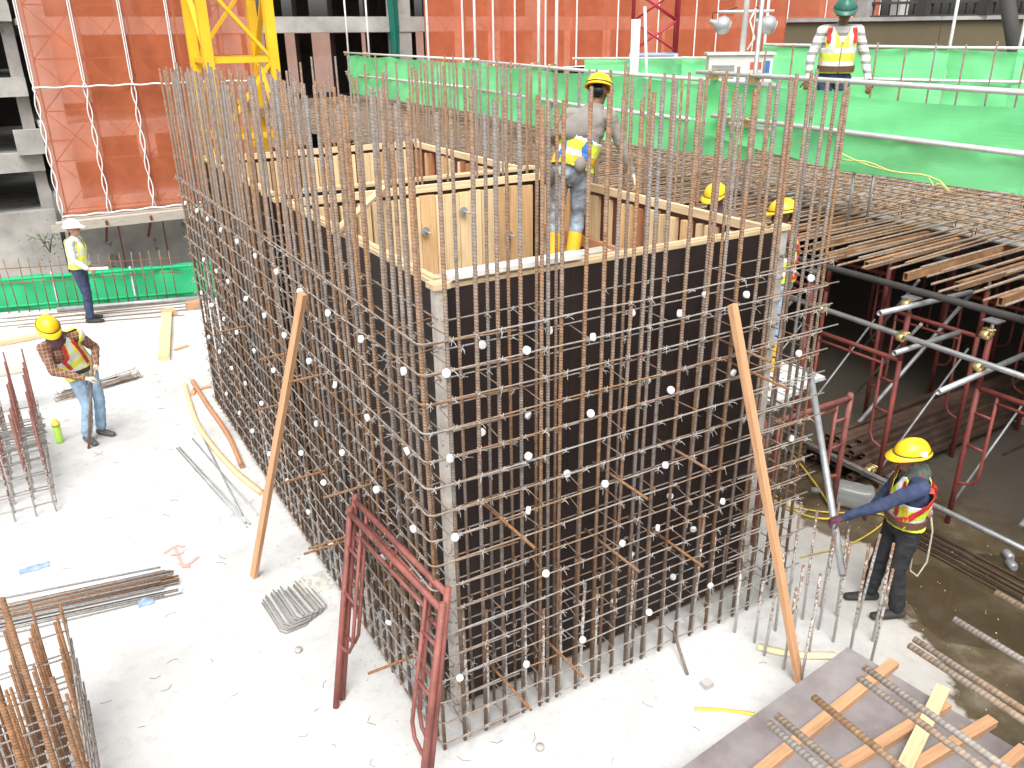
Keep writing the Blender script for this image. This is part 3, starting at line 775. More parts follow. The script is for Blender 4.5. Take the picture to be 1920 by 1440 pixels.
# tie wire knots at the crossings
wm = MB()
def knot(p, nrm, s=1.0):
    p = V(p); n_ = V(nrm); side = n_.cross(V((0, 0, 1)))
    r = .020*s
    d1 = (side+V((0, 0, 1))).normalized(); d2 = (side-V((0, 0, 1))).normalized()
    wm.path([p-d1*r-n_*.004, p+n_*.012, p+d1*r-n_*.004], .0022, 4, caps=False)
    wm.path([p-d2*r-n_*.004, p+n_*.012, p+d2*r-n_*.004], .0022, 4, caps=False)
    for _ in range(random.choice((1, 2, 2, 3))):
        d = (n_*random.uniform(.4, 1)+side*random.uniform(-1, 1)+V((0, 0, random.uniform(-1, .6)))).normalized()*random.uniform(.018, .05)
        wm.path([p+n_*.01, p+n_*.012+d*.6, p+n_*.01+d+V((0, 0, -.008))], .0017, 3, caps=False)
for z in ZL:
    for x in FXS:
        if random.random() < .72: knot((x, -.012, z+.01), (0, -1, 0), random.uniform(.8, 1.3))
    for y in LY:
        if random.random() < .68: knot((-.012, y, z+.008), (-1, 0, 0), random.uniform(.8, 1.25))
    for x in frange(.36, 3.02, .175):
        if random.random() < .4: knot((x, OI-.035, z+.045), (0, -1, 0))
    for y in frange(.36, 3.4, .17):
        if random.random() < .3: knot((OI-.035, y, z+.045), (-1, 0, 0))
tag(wm.build('wire_knot', 'wire', cage), kind='stuff')

# ================================================================== LEANING PIECES
o = MB().beam((-.60, 2.75, 0.005), (-.045, 2.03, 2.84), .066, .042, (1, .3, 0)).build('timber_prop', 'timber', loc=(-.6, 2.75, 0)); tag(o, 'long orange timber prop leaning on the left face of the rebar cage', 'timber')
o = MB().beam((2.66, -.82, 0.005), (2.34, -.05, 2.90), .066, .042, (.2, -1, 0)).build('timber_prop', 'timber', loc=(2.66, -.82, 0)); tag(o, 'long orange timber prop leaning on the front face of the rebar cage', 'timber')

def door_frame(name, label, TL, TR, FLt, FRt, r=.0235, mat='red_paint', group=None):
    f = thing(name, label, 'scaffold frame', tuple((V(FLt)+V(FRt))/2), group)
    TL, TR, A, B = V(TL), V(TR), V(FLt), V(FRt)
    MB().hollow(A, TL+(TL-A).normalized()*.05, r, .005).build('leg', mat, f); MB().hollow(B, TR+(TR-B).normalized()*.05, r, .005).build('leg', mat, f)
    MB().tube(TL, TR, r*.97, 10).build('top_rail', mat, f)
    d = (TR-TL).normalized(); dl = (A-TL); dr = (B-TR); wdt = (TR-TL).length
    k = min(.2, wdt*.16)
    a0, a1 = TL+d*k+dl*.06, TR-d*k+dr*.06
    MB().tube(a0-dl.normalized()*.0, a1, r*.62, 8).build('lower_rail', mat, f)
    for s, T0, dv, q in ((1, TL, dl, k), (-1, TR, dr, k)):
        p = [T0+d*s*q, T0+d*s*q+dv*.5, T0+d*s*q+dv*.60, T0+d*s*q*.75+dv*.655, T0+d*s*q*.3+dv*.675, T0+dv*.68]
        MB().path(p, r*.62, 8).build('inner_leg', mat, f)
        for h in (.17, .40):
            MB().tube(T0+dv*h, T0+d*s*q+dv*(h+.0), r*.55, 8).build('rung', mat, f)
    mid = TL.lerp(TR, .5); MB().tube(mid, mid+dl*.06, r*.5, 8).build('rung', mat, f)
    return f
fA = door_frame('door_scaffold', 'rusty red scaffold frame leaning on the near corner of the cage, outer one', (-.115, 1.20, 1.36), (-.03, -.17, 1.36), (-.50, .80, .0), (-.40, -.44, .0))
fB = door_frame('door_scaffold', 'rusty red scaffold frame leaning on the near corner of the cage, tucked inside the other', (-.048, 1.25, 1.42), (.03, -.13, 1.43), (-.43, .855, .0), (-.325, -.40, .0))

# ================================================================== RIGHT SIDE: FALSEWORK AND DECK
ZD = 2.55
deck = thing('slab_deck', 'plywood slab deck on rusty box joists right of the rebar core', 'formwork deck', (9, 5, 2.3))
y = -5.0
while y < 11:
    x = 7.62
    while x < 16.5:
        MB().box((x, y, 2.405), (min(x+2.435, 17), y+1.215, 2.423)).build('plywood_sheet', 'ply_grey', deck); x += 2.44
    y += 1.22
MB().box((5.2, y+.01, 2.40), (17, 26, 2.42)).build('plywood_sheet', 'ply_grey', deck)
ang = R_(4.2)
def adir(a): return V((math.cos(a), math.sin(a), 0))
y = -4.9; k = 0
while y < 11.5:
    a = ang+random.gauss(0, .012); x0 = 5.72+random.uniform(-.15, .3)+(.0 if y < 5 else -.5)
    p = V((x0, y, 2.345)); MB().rhs(p, p+adir(a)*3.3, .05, .082).build('box_joist', 'rust_box', deck)
    y += .42+random.uniform(-.1, .1); k += 1
for x in (5.72, 7.05, 8.4, 9.75, 11.1):
    MB().tube((x, -5, 2.245), (x, 12, 2.245), .034, 10).build('bearer', 'dark_steel', deck)
for x in (13, 15):
    MB().beam((x, -2.8, 2.3), (x, 25, 2.3), .075, .2).build('bearer', 'galv_dull', deck)

mat_ = thing('rebar_mat', 'two layer rebar mat tied over the slab deck', 'rebar mat', (9, 5, ZD))
bm = [bar_mesh('mat_bar', 11, .0125, 'bar_deck', 6), bar_mesh('mat_bar', 11.3, .012, 'bar_deck', 6)]
rest = MB()
y = -4.5
while y < 25.5:
    a = ang+random.gauss(0, .014); x0 = 5.25+random.uniform(-.15, .25)-(.55 if y > 4.4 else 0)
    for dz, off, lim in ((.0, 0, 11), (.10, .015, 9)):
        a2 = a+random.gauss(0, .012); p = V((x0+random.uniform(-.1, .5)*(1 if dz else 0), y+off, ZD-.07+dz))
        if y < lim:
            o = inst('mat_bar', random.choice(bm), mat_, p); o.rotation_euler = V((0, 0, 1)).rotation_difference(adir(a2)).to_euler()
        else: rest.tube(p, p+adir(a2)*11, .0095, 5)
    y += .18
cross_m = bar_mesh('mat_bar', 28, .0100, 'bar_deck', 6)
for i in range(33):
    x = 7.6+.28*i
    for dz in (.02, .12):
        o = inst('mat_bar', cross_m, mat_, (x+random.uniform(-.04, .04), -4.4, ZD-.07+dz))
        o.name = 'mat_bar'; o.rotation_euler = (R_(-90), 0, random.gauss(0, .002))
for i in range(24):
    yy = 7.6+.75*i; rest.tube((4.6+random.uniform(-.1, .3), yy, ZD+.07), (16, yy+.5, ZD+.07), .011, 5)
for i in range(15):   # cross bars in the part of the deck that reaches towards the core
    rest.tube((4.9+.19*i, 8.2, ZD-.03), (4.9+.19*i, 25, ZD-.03), .0095, 5)
tag(rest.build('mat_bar', 'bar_deck', mat_), kind='stuff')
ch = MB()
for k in range(60):
    x, y = random.uniform(7.6, 11), random.uniform(-1, 7); ch.path([(x-.07, y, 2.43), (x, y, 2.43), (x, y, 2.56), (x+.1, y+.02, 2.56), (x+.1, y+.02, 2.43)], .007, 4)
tag(ch.build('bar_chair', 'bar_rust', mat_), kind='stuff')
kn = MB()
for k in range(900):
    x, y = 7.6+.28*random.randint(0, 17), -2.6+.235*random.randint(0, 50); p = V((x, y, ZD+.065))
    kn.path([p+V((-.02, -.015, 0)), p+V((0, 0, .015)), p+V((.02, .02, .0)), p+V((random.uniform(-.04, .04), random.uniform(-.04, .04), .03))], .003, 3, caps=False)
tag(kn.build('wire_knot', 'wire', mat_), kind='stuff')

# added walls that keep daylight out of the space under the deck
rw = MB().box((15.2, -8, 0), (15.5, 26, 2.39)).build('light_block_wall', 'cement_grey', loc=(15.3, 9, 0)); tag(rw, 'added concrete wall far under the deck, keeping light out', 'wall')
rw = MB().box((4.6, 13.0, 0), (15.19, 13.3, 2.38)).build('light_block_wall', 'cement_grey', loc=(10, 13, 0)); tag(rw, 'added concrete cross wall at the back under the deck, keeping light out', 'wall')

# ---- shoring frames under the deck
def shore(name, label, x, ya, yb, group=None, r=.026):
    return door_frame(name, label, (x, ya, 1.50), (x, yb, 1.50), (x, ya, 0), (x, yb, 0), r=r, mat='red_dark', group=group)
s1 = shore('shoring_frame', 'dark red shoring frame under the deck beside the leaning steel pipe', 5.7, 2.0, .79)
s2 = shore('shoring_frame', 'dark red shoring frame behind the worker in the navy shirt', 5.7, -.05, -1.27)
def posts(f, x, ys):
    for y in ys:
        MB().tube((x, y, 1.5), (x, y, 2.02), .027, 10).build('upper_post', 'red_dark', f)
        MB().tube((x, y, 2.02), (x, y, 2.17), .017, 8).build('jack_screw', 'galv', f)
        MB().box((x-.07, y-.07, 2.165), (x+.07, y+.07, 2.178)).build('jack_plate', 'galv', f)
posts(s1, 5.7, (2.0, .79)); posts(s2, 5.7, (-.05, -1.27))
lab = 'red shoring frame in the dark under the slab deck'
base = shore('shoring_frame', lab, 7.05, .79, 2.0, 'shoring frames under the deck')
for f_ in (base,):
    posts(f_, 7.05, (.79, 2.0))
for xi, x in enumerate((5.7, 7.05, 8.4, 9.75, 11.1)):
    for yi, y in enumerate((-2.1, .79, 2.85, 4.9, 6.95, 9.0)):
        if (x, y) in ((7.05, .79), (5.7, .79), (5.7, -2.1)): continue
        c = copy_tree(base); c.location = V(base.location)+V((x-7.05, y-.79, 0))
# horizontal galvanised tubes with couplers
def tube(name, label, p0, p1, r=.0285, mat='galv', group=None):
    o = MB().hollow(p0, p1, r, .004).build(name, mat, loc=tuple((V(p0)+V(p1))/2)); return tag(o, label, 'scaffold tube', group)
tube('scaffold_tube', 'long shiny scaffold tube running along the front of the shoring frames', (5.62, 3.3, 1.83), (5.62, -3.0, 1.74))
tube('scaffold_tube', 'short galvanised tube stub poking out high beside the shoring frame', (5.12, .72, 2.13), (6.6, .72, 2.10), mat='galv_dull')
tube('scaffold_tube', 'galvanised tube poking out below the long shiny tube', (4.93, -.12, 1.66), (6.9, -.02, 1.70))
tube('scaffold_tube', 'short galvanised tube stub at the left coupler of the long tube', (5.44, .70, 1.66), (6.5, .70, 1.68), mat='galv_dull')
tube('scaffold_tube', 'galvanised tube low down behind the worker in the navy shirt', (5.40, 1.9, .30), (5.40, -3.0, .30))
tube('scaffold_tube', 'second low galvanised tube near the stacked box sections', (5.52, 1.6, .20), (5.52, .2, .20), mat='galv_dull')
for k, (y, dz) in enumerate(((-.7, .2), (1.4, .1), (3.4, .3))):
    tube('brace_tube', 'grey raking brace tube in the dark under the deck', (5.75, y, .1+dz), (8.6, y+.2, 1.9), .024, 'galv_dull', 'raking braces under the deck')
for k, (x, y) in enumerate(((6.9, -.6), (6.9, 1.4), (6.9, 3.4), (8.3, .4), (8.3, 2.4))):
    tube('brace_tube', 'grey raking brace tube in the dark under the deck', (x-1.1, y-.7, 1.9), (x+.3, y+.9, .2), .016, 'galv_dull', 'raking braces under the deck')
for k, y in enumerate((.79, 2.0, -.05, 2.85)):
    tube('brace_tube', 'thin cross brace between the front shoring frames', (5.73, y, .25), (7.0, y+.05, 1.35), .012, 'galv_dull', 'thin cross braces')
def coupler(p, lab_):
    p = V(p); c = thing('tube_coupler', lab_, 'coupler', p, 'brass coloured couplers')
    MB().hollow(p+V((-.035, 0, 0)), p+V((.035, 0, 0)), .042, .012, 10).build('collar', 'brass', c)
    MB().hollow(p+V((-.05, -.035, -.0)), p+V((-.05, .035, 0)), .042, .012, 10).build('collar', 'brass', c)
    for s in (-1, 1): MB().tube(p+V((.02*s, -.05, .045)), p+V((.02*s, .05, .045)), .009, 6).build('bolt', 'brass', c)
for p, l_ in (((5.64, .76, 1.78), 'yellow coupler at the left crossing on the long shiny tube'), ((5.64, -.06, 1.74), 'yellow coupler at the right crossing on the long shiny tube'), ((5.66, .78, 2.12), 'yellow coupler holding the high tube stub under the joists'), ((5.64, 1.75, 1.81), 'yellow coupler on the long tube nearest the cage'), ((5.66, -.05, 2.05), 'yellow coupler high on the right shoring post'), ((5.50, .75, .30), 'yellow coupler low down beside the stacked box sections')):
    coupler(p, l_)
# working platform right of the cage
pl = thing('steel_plank', 'pale perforated steel planks that the workers behind the cage stand on', 'scaffold plank', (4.4, 2.2, 1.36))
for k in range(4):
    x = 4.02+.24*k
    q = MB().box((x, .92+.06*k, 1.335), (x+.225, 3.5, 1.375)).build('plank', 'galv_white', pl)
    h = MB()
    for j in range(20):
        for i in range(2): h.lathe((x+.06+.1*i, 1.05+.12*j, 1.3755), (0, 0, 1), [(0, .018), (.0012, .016)], 8)
    tag(h.build('perforation', 'louvre', q), kind='stuff')
door_frame('door_scaffold', 'red scaffold frame carrying the pale planks right of the cage', (3.74, .74, 1.28), (4.92, .74, 1.28), (3.74, .74, 0), (4.92, .74, 0), r=.03)
door_frame('door_scaffold', 'red scaffold frame carrying the far end of the pale planks', (3.74, 3.3, 1.28), (4.92, 3.3, 1.28), (3.74, 3.3, 0), (4.92, 3.3, 0), r=.03)

# ---- stacked rusty box sections
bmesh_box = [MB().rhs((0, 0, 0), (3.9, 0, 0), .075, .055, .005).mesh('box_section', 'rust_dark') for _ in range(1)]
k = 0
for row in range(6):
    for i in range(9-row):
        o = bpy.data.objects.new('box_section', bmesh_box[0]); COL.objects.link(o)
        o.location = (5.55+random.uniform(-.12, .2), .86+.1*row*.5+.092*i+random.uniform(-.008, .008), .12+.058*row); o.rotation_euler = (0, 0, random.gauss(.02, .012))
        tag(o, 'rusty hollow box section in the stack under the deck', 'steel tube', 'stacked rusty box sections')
for y in (.8, 1.7):
    pass
for x in (6.0, 8.6):
    o = MB().box((x, .75, .0), (x+.1, 1.8, .09)).build('timber_bearer', 'timber_grey', loc=(x, 1.2, 0)); tag(o, 'timber bearer under the stack of rusty box sections', 'timber', 'bearers under the box sections')

# ---- green mesh barrier with tube rails on the deck edge
def mesh_barrier(name, label, path, zt, zb, mat='net_green', bill=.05, seg=14):
    b_ = thing(name, label, 'safety barrier', path[0][:2]+(2.4,) if len(path[0]) == 2 else path[0])
    for i in range(len(path)-1):
        a, c = V((*path[i], 0)), V((*path[i+1], 0)); n_ = (c-a).cross(V((0, 0, 1))).normalized(); ph = random.uniform(0, 6); Ln = (c-a).length
        def P(u, v, a=a, c=c, n_=n_, ph=ph, i=i, Ln=Ln):
            p = a.lerp(c, u); s_ = i+u
            k = min(int(s_), len(zt)-2); f = s_-k
            t0 = zt[k]+(zt[k+1]-zt[k])*f; b0 = zb[k]+(zb[k+1]-zb[k])*f
            t0 -= .05*abs(math.sin(u*Ln*1.1))          # scalloped top between ties
            z = b0+(t0-b0)*v
            q = p+n_*(bill*math.sin(u*Ln*1.7+ph)*math.sin(v*3.1)+.04*math.sin(u*Ln*4+v*6+ph)*math.sin(v*5+u*Ln)+.02*math.sin(u*Ln*11+v*9)); q.z = z; return q
        MB().grid(P, max(8, int(Ln*5)), seg).build('mesh_sheet', mat, b_)
    return b_
def rail(b_, pts, r=.0285, mat='galv_white'): MB().path(pts, r, 10).build('rail', mat, b_)
def clamp(b_, p):
    p = V(p); q = MB(); q.box(p-V((.05, .05, .06)), p+V((.05, .05, .06))); q.tube(p+V((0, -.11, .0)), p+V((0, .11, .03)), .014, 6); q.tube(p+V((-.09, 0, .05)), p+V((.09, 0, -.02)), .014, 6); q.build('clamp', 'brass', b_)
B1 = mesh_barrier('green_barrier', 'bright green mesh barrier on tube rails at the right, nearest one', [(6.33, -2.5), (6.33, .3), (6.33, 2.4), (6.33, 4.6)], [4.00, 3.97, 4.01, 4.09], [3.24, 3.20, 3.16, 3.36])
rail(B1, [(6.27, -2.6, 4.07), (6.27, 4.74, 4.14)]); rail(B1, [(6.27, -2.6, 3.54), (6.27, 4.4, 3.615)])
for p in ((6.30, 4.45, 4.12), (6.3, 3.75, 4.1), (6.3, 4.2, 3.6), (6.3, 3.75, 3.58)): clamp(B1, p)
MB().path([(6.20, 2.35-.09*k, 3.40-.012*k-.05*math.sin(k*.28)) for k in range(14)]+[(6.2, 1.1-.04*k, 3.18+.03*math.sin(k)) for k in range(6)]+[(6.2, 1.05+.11*k, 3.24+.008*k+.02*math.sin(k)) for k in range(12)], .008, 5).build('yellow_cord', 'cord_lime', B1)
MB().hollow((6.42, 3.86, 0), (6.42, 3.86, 6.6), .0285, .004).build('pole', 'galv', B1)
B2 = mesh_barrier('green_barrier', 'green mesh barrier on tube rails in the middle, receding behind the rebar', [(6.37, 3.7), (6.72, 7.75), (7.98, 14.2), (8.55, 23.96)], [4.02, 4.02, 4.02, 4.02], [3.10, 2.99, 2.9, 2.82], bill=.08)
rail(B2, [(6.30, 3.35, 4.035), (6.66, 7.75, 4.05), (7.92, 14.2, 4.05)]); rail(B2, [(7.85, 13.6, 4.07), (8.49, 23.96, 4.07)])
rail(B2, [(6.30, 3.35, 3.53), (6.66, 7.75, 3.50), (7.92, 14.2, 3.44)]); rail(B2, [(7.86, 13.4, 3.46), (8.5, 23.96, 3.40)])
for x, y in ((8.49, 22.0), (8.52, 23.9), (7.9, 14.0), (7.2, 10.2), (7.0, 9.3)):
    MB().tube((x+.08, y, 2.4), (x+.08, y, 7), .03, 8).build('pole', 'galv_white', B2)
    clamp(B2, (x, y, 4.05)); clamp(B2, (x, y, 3.45))
B3 = mesh_barrier('green_barrier', 'green mesh barrier behind the worker with the green helmet', [(12.03, 9.1), (14.16, 6.39), (14.77, 5.4), (16.4, 2.8)], [4.34, 4.27, 4.26, 4.26], [2.5, 2.5, 2.5, 2.5], bill=.10)
rail(B3, [(12.0, 9.05, 4.36), (14.1, 6.35, 4.29), (14.7, 5.36, 4.28), (16.35, 2.75, 4.28)]); rail(B3, [(12.0, 9.02, 3.75), (14.1, 6.32, 3.70), (16.35, 2.7, 3.68)])
for x, y in ((14.16, 6.42), (14.77, 5.42), (12.03, 9.12)): MB().tube((x+.06, y, 2.4), (x+.06, y, 6.5), .03, 8).build('pole', 'galv_white', B3)
B4 = mesh_barrier('green_barrier', 'short sagging green mesh barrier at the foot of the red hoist mast', [(11.2, 14.2), (13.0, 12.6), (14.6, 11.2)], [4.0, 4.06, 4.0], [2.5, 2.5, 2.5], bill=.15)
rail(B4, [(10.9, 14.3, 4.02), (14.9, 10.8, 4.02)])
# white plastic pipes standing behind the barrier
o = MB().hollow((12.0, 13.2, 2.45), (11.98, 13.2, 4.90), .11, .01, 16).build('plastic_pipe', 'plastic_white', loc=(12, 13.2, 2.45)); tag(o, 'wide white plastic pipe standing upright before the hoist mast', 'pipe')
o = MB().tube((11.66, 12.16, 2.45), (11.5, 12.3, 5.15), .032, 10).build('plastic_pipe', 'plastic_white', loc=(11.66, 12.16, 2.45)); tag(o, 'thin white pole beside the wide white pipe', 'pipe')
# hanging teal net on the bare facade
o = MB().grid(lambda u, v: (13.62+.42*u+.1*math.sin(v*4), 32.3+.12*math.sin(u*9+v*2), 3.0+5*v), 8, 14).build('teal_net', 'net_teal', loc=(13.8, 32.3, 3)); tag(o, 'dark teal net hanging on the bare concrete facade', 'net')

# ---- mobile light tower
lt = thing('light_tower', 'mobile light tower with four grey lamps behind the green barrier', 'light tower', (10.4, 7.9, 2.45))
lc = V((10.35, 8.0, 0)); lx = V((.78, -.62, 0)); ly = V((.62, .78, 0))
def lb(a0, a1, b0, b1, z0, z1, nm, mt): MB().obox(lc+lx*(a0+a1)/2+ly*(b0+b1)/2+V((0, 0, (z0+z1)/2)), lx, ly, V((0, 0, 1)), a1-a0, b1-b0, z1-z0).build(nm, mt, lt)
lb(-.62, .52, -.35, .35, 2.75, 4.22, 'body', 'generator'); lb(-.66, .56, -.39, .39, 4.221, 4.26, 'roof_panel', 'generator')
for i in range(9): lb(-.56, -.16, -.365, -.351, 3.62+.05*i, 3.65+.05*i, 'louvre_slat', 'louvre')
lb(.12, .32, -.36, -.351, 3.98, 4.10, 'warning_decal', 'decal_red'); lb(.35, .47, -.36, -.351, 3.92, 4.12, 'control_panel', 'decal_blue')
lb(-.5, .45, -.3, .3, 2.46, 2.749, 'chassis', 'dark_steel')
MB().tube(lc+V((0, 0, 4.26)), lc+V((0, 0, 6.4)), .05, 10).build('mast', 'galv_white', lt)
MB().tube(lc-lx*.5+V((0, 0, 4.95)), lc+lx*.5+V((0, 0, 4.95)), .025, 8).build('crossbar', 'galv_white', lt)
MB().tube(lc-lx*.5+V((0, 0, 5.45)), lc+lx*.5+V((0, 0, 5.45)), .025, 8).build('crossbar', 'galv_white', lt)
for sx in (-.4, .42):
    for z in (4.72, 5.3):
        c = lc+lx*sx+V((0, 0, z)); ax = (lx*-.5+V((0, 0, -.9))).normalized() if False else (lx*(-.8)+V((0, 0, .25))).normalized()
        q = MB().lathe(c, ax, [(-.14, .0), (-.13, .10), (-.06, .155), (.03, .165), (.10, .12), (.16, .05), (.24, .045), (.25, 0)], 16).build('lamp', 'lamp_shell', lt)
        MB().lathe(c-ax*.132, ax, [(0, .11), (.004, .11)], 16).build('lamp_glass', 'lamp_glass', q)
        MB().path([c+ax*.2, c+ax*.2+V((0, 0, .15)), c+V((0, 0, .22)), lc+lx*sx*.4+V((0, 0, z+.3))], .010, 5).build('lamp_cable', 'black_rubber', lt)
MB().path([lc+V((.06, -.06, 4.3)), lc+V((.16, -.12, 4.5)), lc+V((.05, -.07, 4.8)), lc+V((.14, -.1, 5.0))], .018, 6).build('coiled_cable', 'galv_white', lt)
# a row of starter bars beyond the barrier
for k in range(12):
    p = V((9.9+.30*k, 7.0-.33*k, 2.45))
    o = MB().tube(p, p+V((0, 0, 1.95+random.uniform(-.08, .08))), .017, 6).build('deck_starter_bar', 'bar_big', loc=p); tag(o, 'upright rusty starter bar on the deck behind the green barrier', 'rebar', 'starter bars behind the green barrier')

# ================================================================== PEOPLE
import numpy as np
from mathutils import noise as mnoise
TMP = bpy.data.scenes.new('tmp_build')
def eval_mods(mb, mods):
    me = bpy.data.meshes.new('tmp'); me.from_pydata([tuple(p) for p in mb.v], [], mb.f); me.update()
    ob = bpy.data.objects.new('tmp', me); TMP.collection.objects.link(ob)
    for kind, kw in mods:
        md = ob.modifiers.new(kind, kind)
        for k, v in kw.items(): setattr(md, k, v)
    dg = TMP.view_layers[0].depsgraph if TMP.view_layers[0].depsgraph else None
    TMP.view_layers[0].update(); dg = TMP.view_layers[0].depsgraph
    ev = ob.evaluated_get(dg); out = bpy.data.meshes.new_from_object(ev)
    bpy.data.objects.remove(ob); bpy.data.meshes.remove(me); return out
def limb(mb, p0, p1, r0, r1, xd=None, n=14):
    # r0, r1: (across, depth) radii at both ends; rounded ends
    p0, p1 = V(p0), V(p1); d = p1-p0
    if d.length < 1e-5: d = V((0, 0, 1e-4))
    L_ = d.length; d.normalize()
    x = V(xd) if xd is not None else (V((1, 0, 0)) if abs(d.x) < .8 else V((0, 1, 0)))
    x = x-d*x.dot(d)
    if x.length < 1e-3: x = d.cross(V((0, 0, 1)))
    x.normalize(); y = d.cross(x); b0 = len(mb.v)
    rings = []
    e0 = min(r0); e1 = min(r1)
    for k in range(5):
        a = math.pi/2*(k/5.0); rings.append((-e0*math.cos(a), math.sin(a) if k else .05, 0))
    rings += [(0, 1, 0), (L_*.33, 1, .33), (L_*.66, 1, .66), (L_, 1, 1)]
    for k in range(1, 6):
        a = math.pi/2*(k/5.0); rings.append((L_+e1*math.sin(a), math.cos(a) if k < 5 else .05, 1))
    for h_, s, f in rings:
        ra = (r0[0]+(r1[0]-r0[0])*f)*s; rb_ = (r0[1]+(r1[1]-r0[1])*f)*s
        for j in range(n):
            t = 2*math.pi*j/n; mb.v.append(p0+d*h_+x*ra*math.cos(t)+y*rb_*math.sin(t))
    K = len(rings)
    for i in range(K-1):
        for j in range(n):
            j2 = (j+1) % n; mb.face((b0+i*n+j, b0+i*n+j2, b0+(i+1)*n+j2, b0+(i+1)*n+j))
    mb.face(tuple(b0+j for j in range(n))[::-1]); mb.face(tuple(b0+(K-1)*n+j for j in range(n)))
def person(label, loc, facing, J, mats, vest=None, helmet='helmet_yellow', scarf=None, straps=None, head=(0, 0), vox=.0085, hands=('relax', 'relax'), scale=1.0, vest_top=.97, tall_boots=False, belt=None, group=None):
    loc = V(loc); f = V((facing[0], facing[1], 0)).normalized(); r = V((f.y, -f.x, 0)); u = V((0, 0, 1))
    root = thing('person', label, 'person', loc, group)
    Wp = lambda j: loc+(r*j[0]+f*j[1]+u*j[2])*scale
    j = {k: Wp(v) for k, v in J.items()}; S = scale
    segs = []
    def seg(lab, p0, p1, a, b_, xd=None): segs.append((lab, V(p0), V(p1), (a[0]*S, a[1]*S), (b_[0]*S, b_[1]*S), xd))
    P, C, N = j['pelvis'], j['chest'], j['neck']; ta = (N-P).normalized()
    sr = (j['sr']-j['sl']).normalized(); tf = sr.cross(ta)*-1
    if tf.dot(f) < 0: tf = -tf
    wst = P.lerp(C, .45)
    seg('trousers', P-ta*.02, P+ta*.05, (.165, .125), (.165, .12), sr)
    seg('shirt', P+ta*.09, wst, (.162, .118), (.158, .115), sr); seg('shirt', wst, C, (.16, .115), (.178, .13), sr)
    seg('shirt', C, C.lerp(N, .6), (.175, .125), (.13, .095), sr)
    seg('shirt', j['sl'], j['sr'], (.068, .07), (.068, .07))
    seg('skin', N-ta*.03, j['head']-V((0, 0, .05*S)), (.055, .055), (.052, .055))
    # head frame
    yaw_, pit = head; hf = (f*math.cos(yaw_)+r*math.sin(yaw_)); hf = (hf*math.cos(pit)-u*math.sin(pit)).normalized(); hr = hf.cross(u).normalized(); hu = hr.cross(hf)
    hc = j['head']
    seg('skin', hc+hu*.03*S-hf*.012*S, hc+hu*.031*S+hf*.012*S, (.076, .088), (.074, .084), hr)
    seg('skin', hc+hf*.032*S-hu*.05*S, hc+hf*.03*S-hu*.01*S, (.052, .056), (.066, .066), hr)
    seg('skin', hc+hf*.094*S+hu*.018*S, hc+hf*.106*S-hu*.016*S, (.010, .012), (.016, .014), hr)
    seg('skin', hc+hf*.088*S-hu*.052*S-hr*.016*S, hc+hf*.088*S-hu*.052*S+hr*.016*S, (.010, .012), (.010, .012))
    for s in (-1, 1): seg('skin', hc+hr*s*.077*S+hu*.018*S, hc+hr*s*.080*S-hu*.018*S, (.016, .010), (.012, .009), hf)
    seg('hair', hc+hu*.035*S-hf*.03*S, hc+hu*.02*S-hf*.034*S, (.076, .068), (.074, .066), hr)
    for s, hs_, hd in (('l', -1, hands[0]), ('r', 1, hands[1])):
        sh, el_, wr = j['s'+s], j['e'+s], j['w'+s]
        seg('sleeve', sh, el_, (.066, .064), (.052, .052)); seg('sleeve', el_, el_.lerp(wr, .92), (.052, .052), (.038, .036))
        d = (wr-el_).normalized(); hd_dir = V(hd[1]).normalized() if isinstance(hd, tuple) else d
        if isinstance(hd, tuple): hd_dir = (r*hd[1][0]+f*hd[1][1]+u*hd[1][2]).normalized()
        side = hd_dir.cross(u); side = side.normalized() if side.length > .1 else r.copy()
        nn = side.cross(hd_dir).normalized(); curl = {'relax': .45, 'grip': 1.15}[hd[0] if isinstance(hd, tuple) else hd]
        seg('hand', wr-d*.01, wr+hd_dir*.03*S, (.034, .027), (.040, .02), side); pe = wr+hd_dir*.085*S
        seg('hand', wr+hd_dir*.03*S, pe, (.042, .019), (.041, .016), side)
        for q, (o_, l1) in enumerate(((-.031, .037), (-.0105, .042), (.0105, .040), (.031, .031))):
            b0 = pe+side*o_*S; c1 = math.cos(curl*.6); s1_ = math.sin(curl*.6)
            m1 = b0+(hd_dir*c1-nn*s1_)*l1*S; c2 = math.cos(curl*1.6); s2_ = math.sin(curl*1.6)
            m2 = m1+(hd_dir*c2-nn*s2_)*l1*.85*S
            seg('hand', b0, m1, (.0095, .0095), (.009, .009)); seg('hand', m1, m2, (.009, .009), (.0075, .0075))
        th0 = wr+hd_dir*.03*S-side*.036*S*hs_*-1; tdir = (hd_dir*.7+side*.6*hs_-nn*.45*curl).normalized()
        seg('hand', th0, th0+tdir*.045*S, (.0125, .012), (.011, .011)); seg('hand', th0+tdir*.045*S, th0+tdir*.045*S+(tdir+hd_dir*.6-nn*.5).normalized()*.03*S, (.011, .011), (.009, .009))
        hp, kn_, an = j['h'+s], j['k'+s], j['a'+s]
        seg('trousers', hp, kn_, (.092, .098), (.066, .072)); seg('trousers', kn_, kn_.lerp(an, .5), (.066, .07), (.064, .07))
        bt = .5 if tall_boots else .86
        seg('trousers' if not tall_boots else 'boot', kn_.lerp(an, .5), kn_.lerp(an, .93), (.066, .072), (.064, .07))
        to = j['t'+s]; fd = (to-an); fd.z = 0; fd.normalize()
        seg('boot', kn_.lerp(an, .9), V((an.x, an.y, an.z)), (.05, .055), (.048, .052))
        g0 = V((an.x, an.y, to.z))
        seg('boot', g0-fd*.05*S, g0+fd*.09*S, (.045, .042), (.048, .036), fd.cross(u)); seg('boot', g0+fd*.08*S, to, (.048, .034), (.042, .026), fd.cross(u))
    mb = MB()
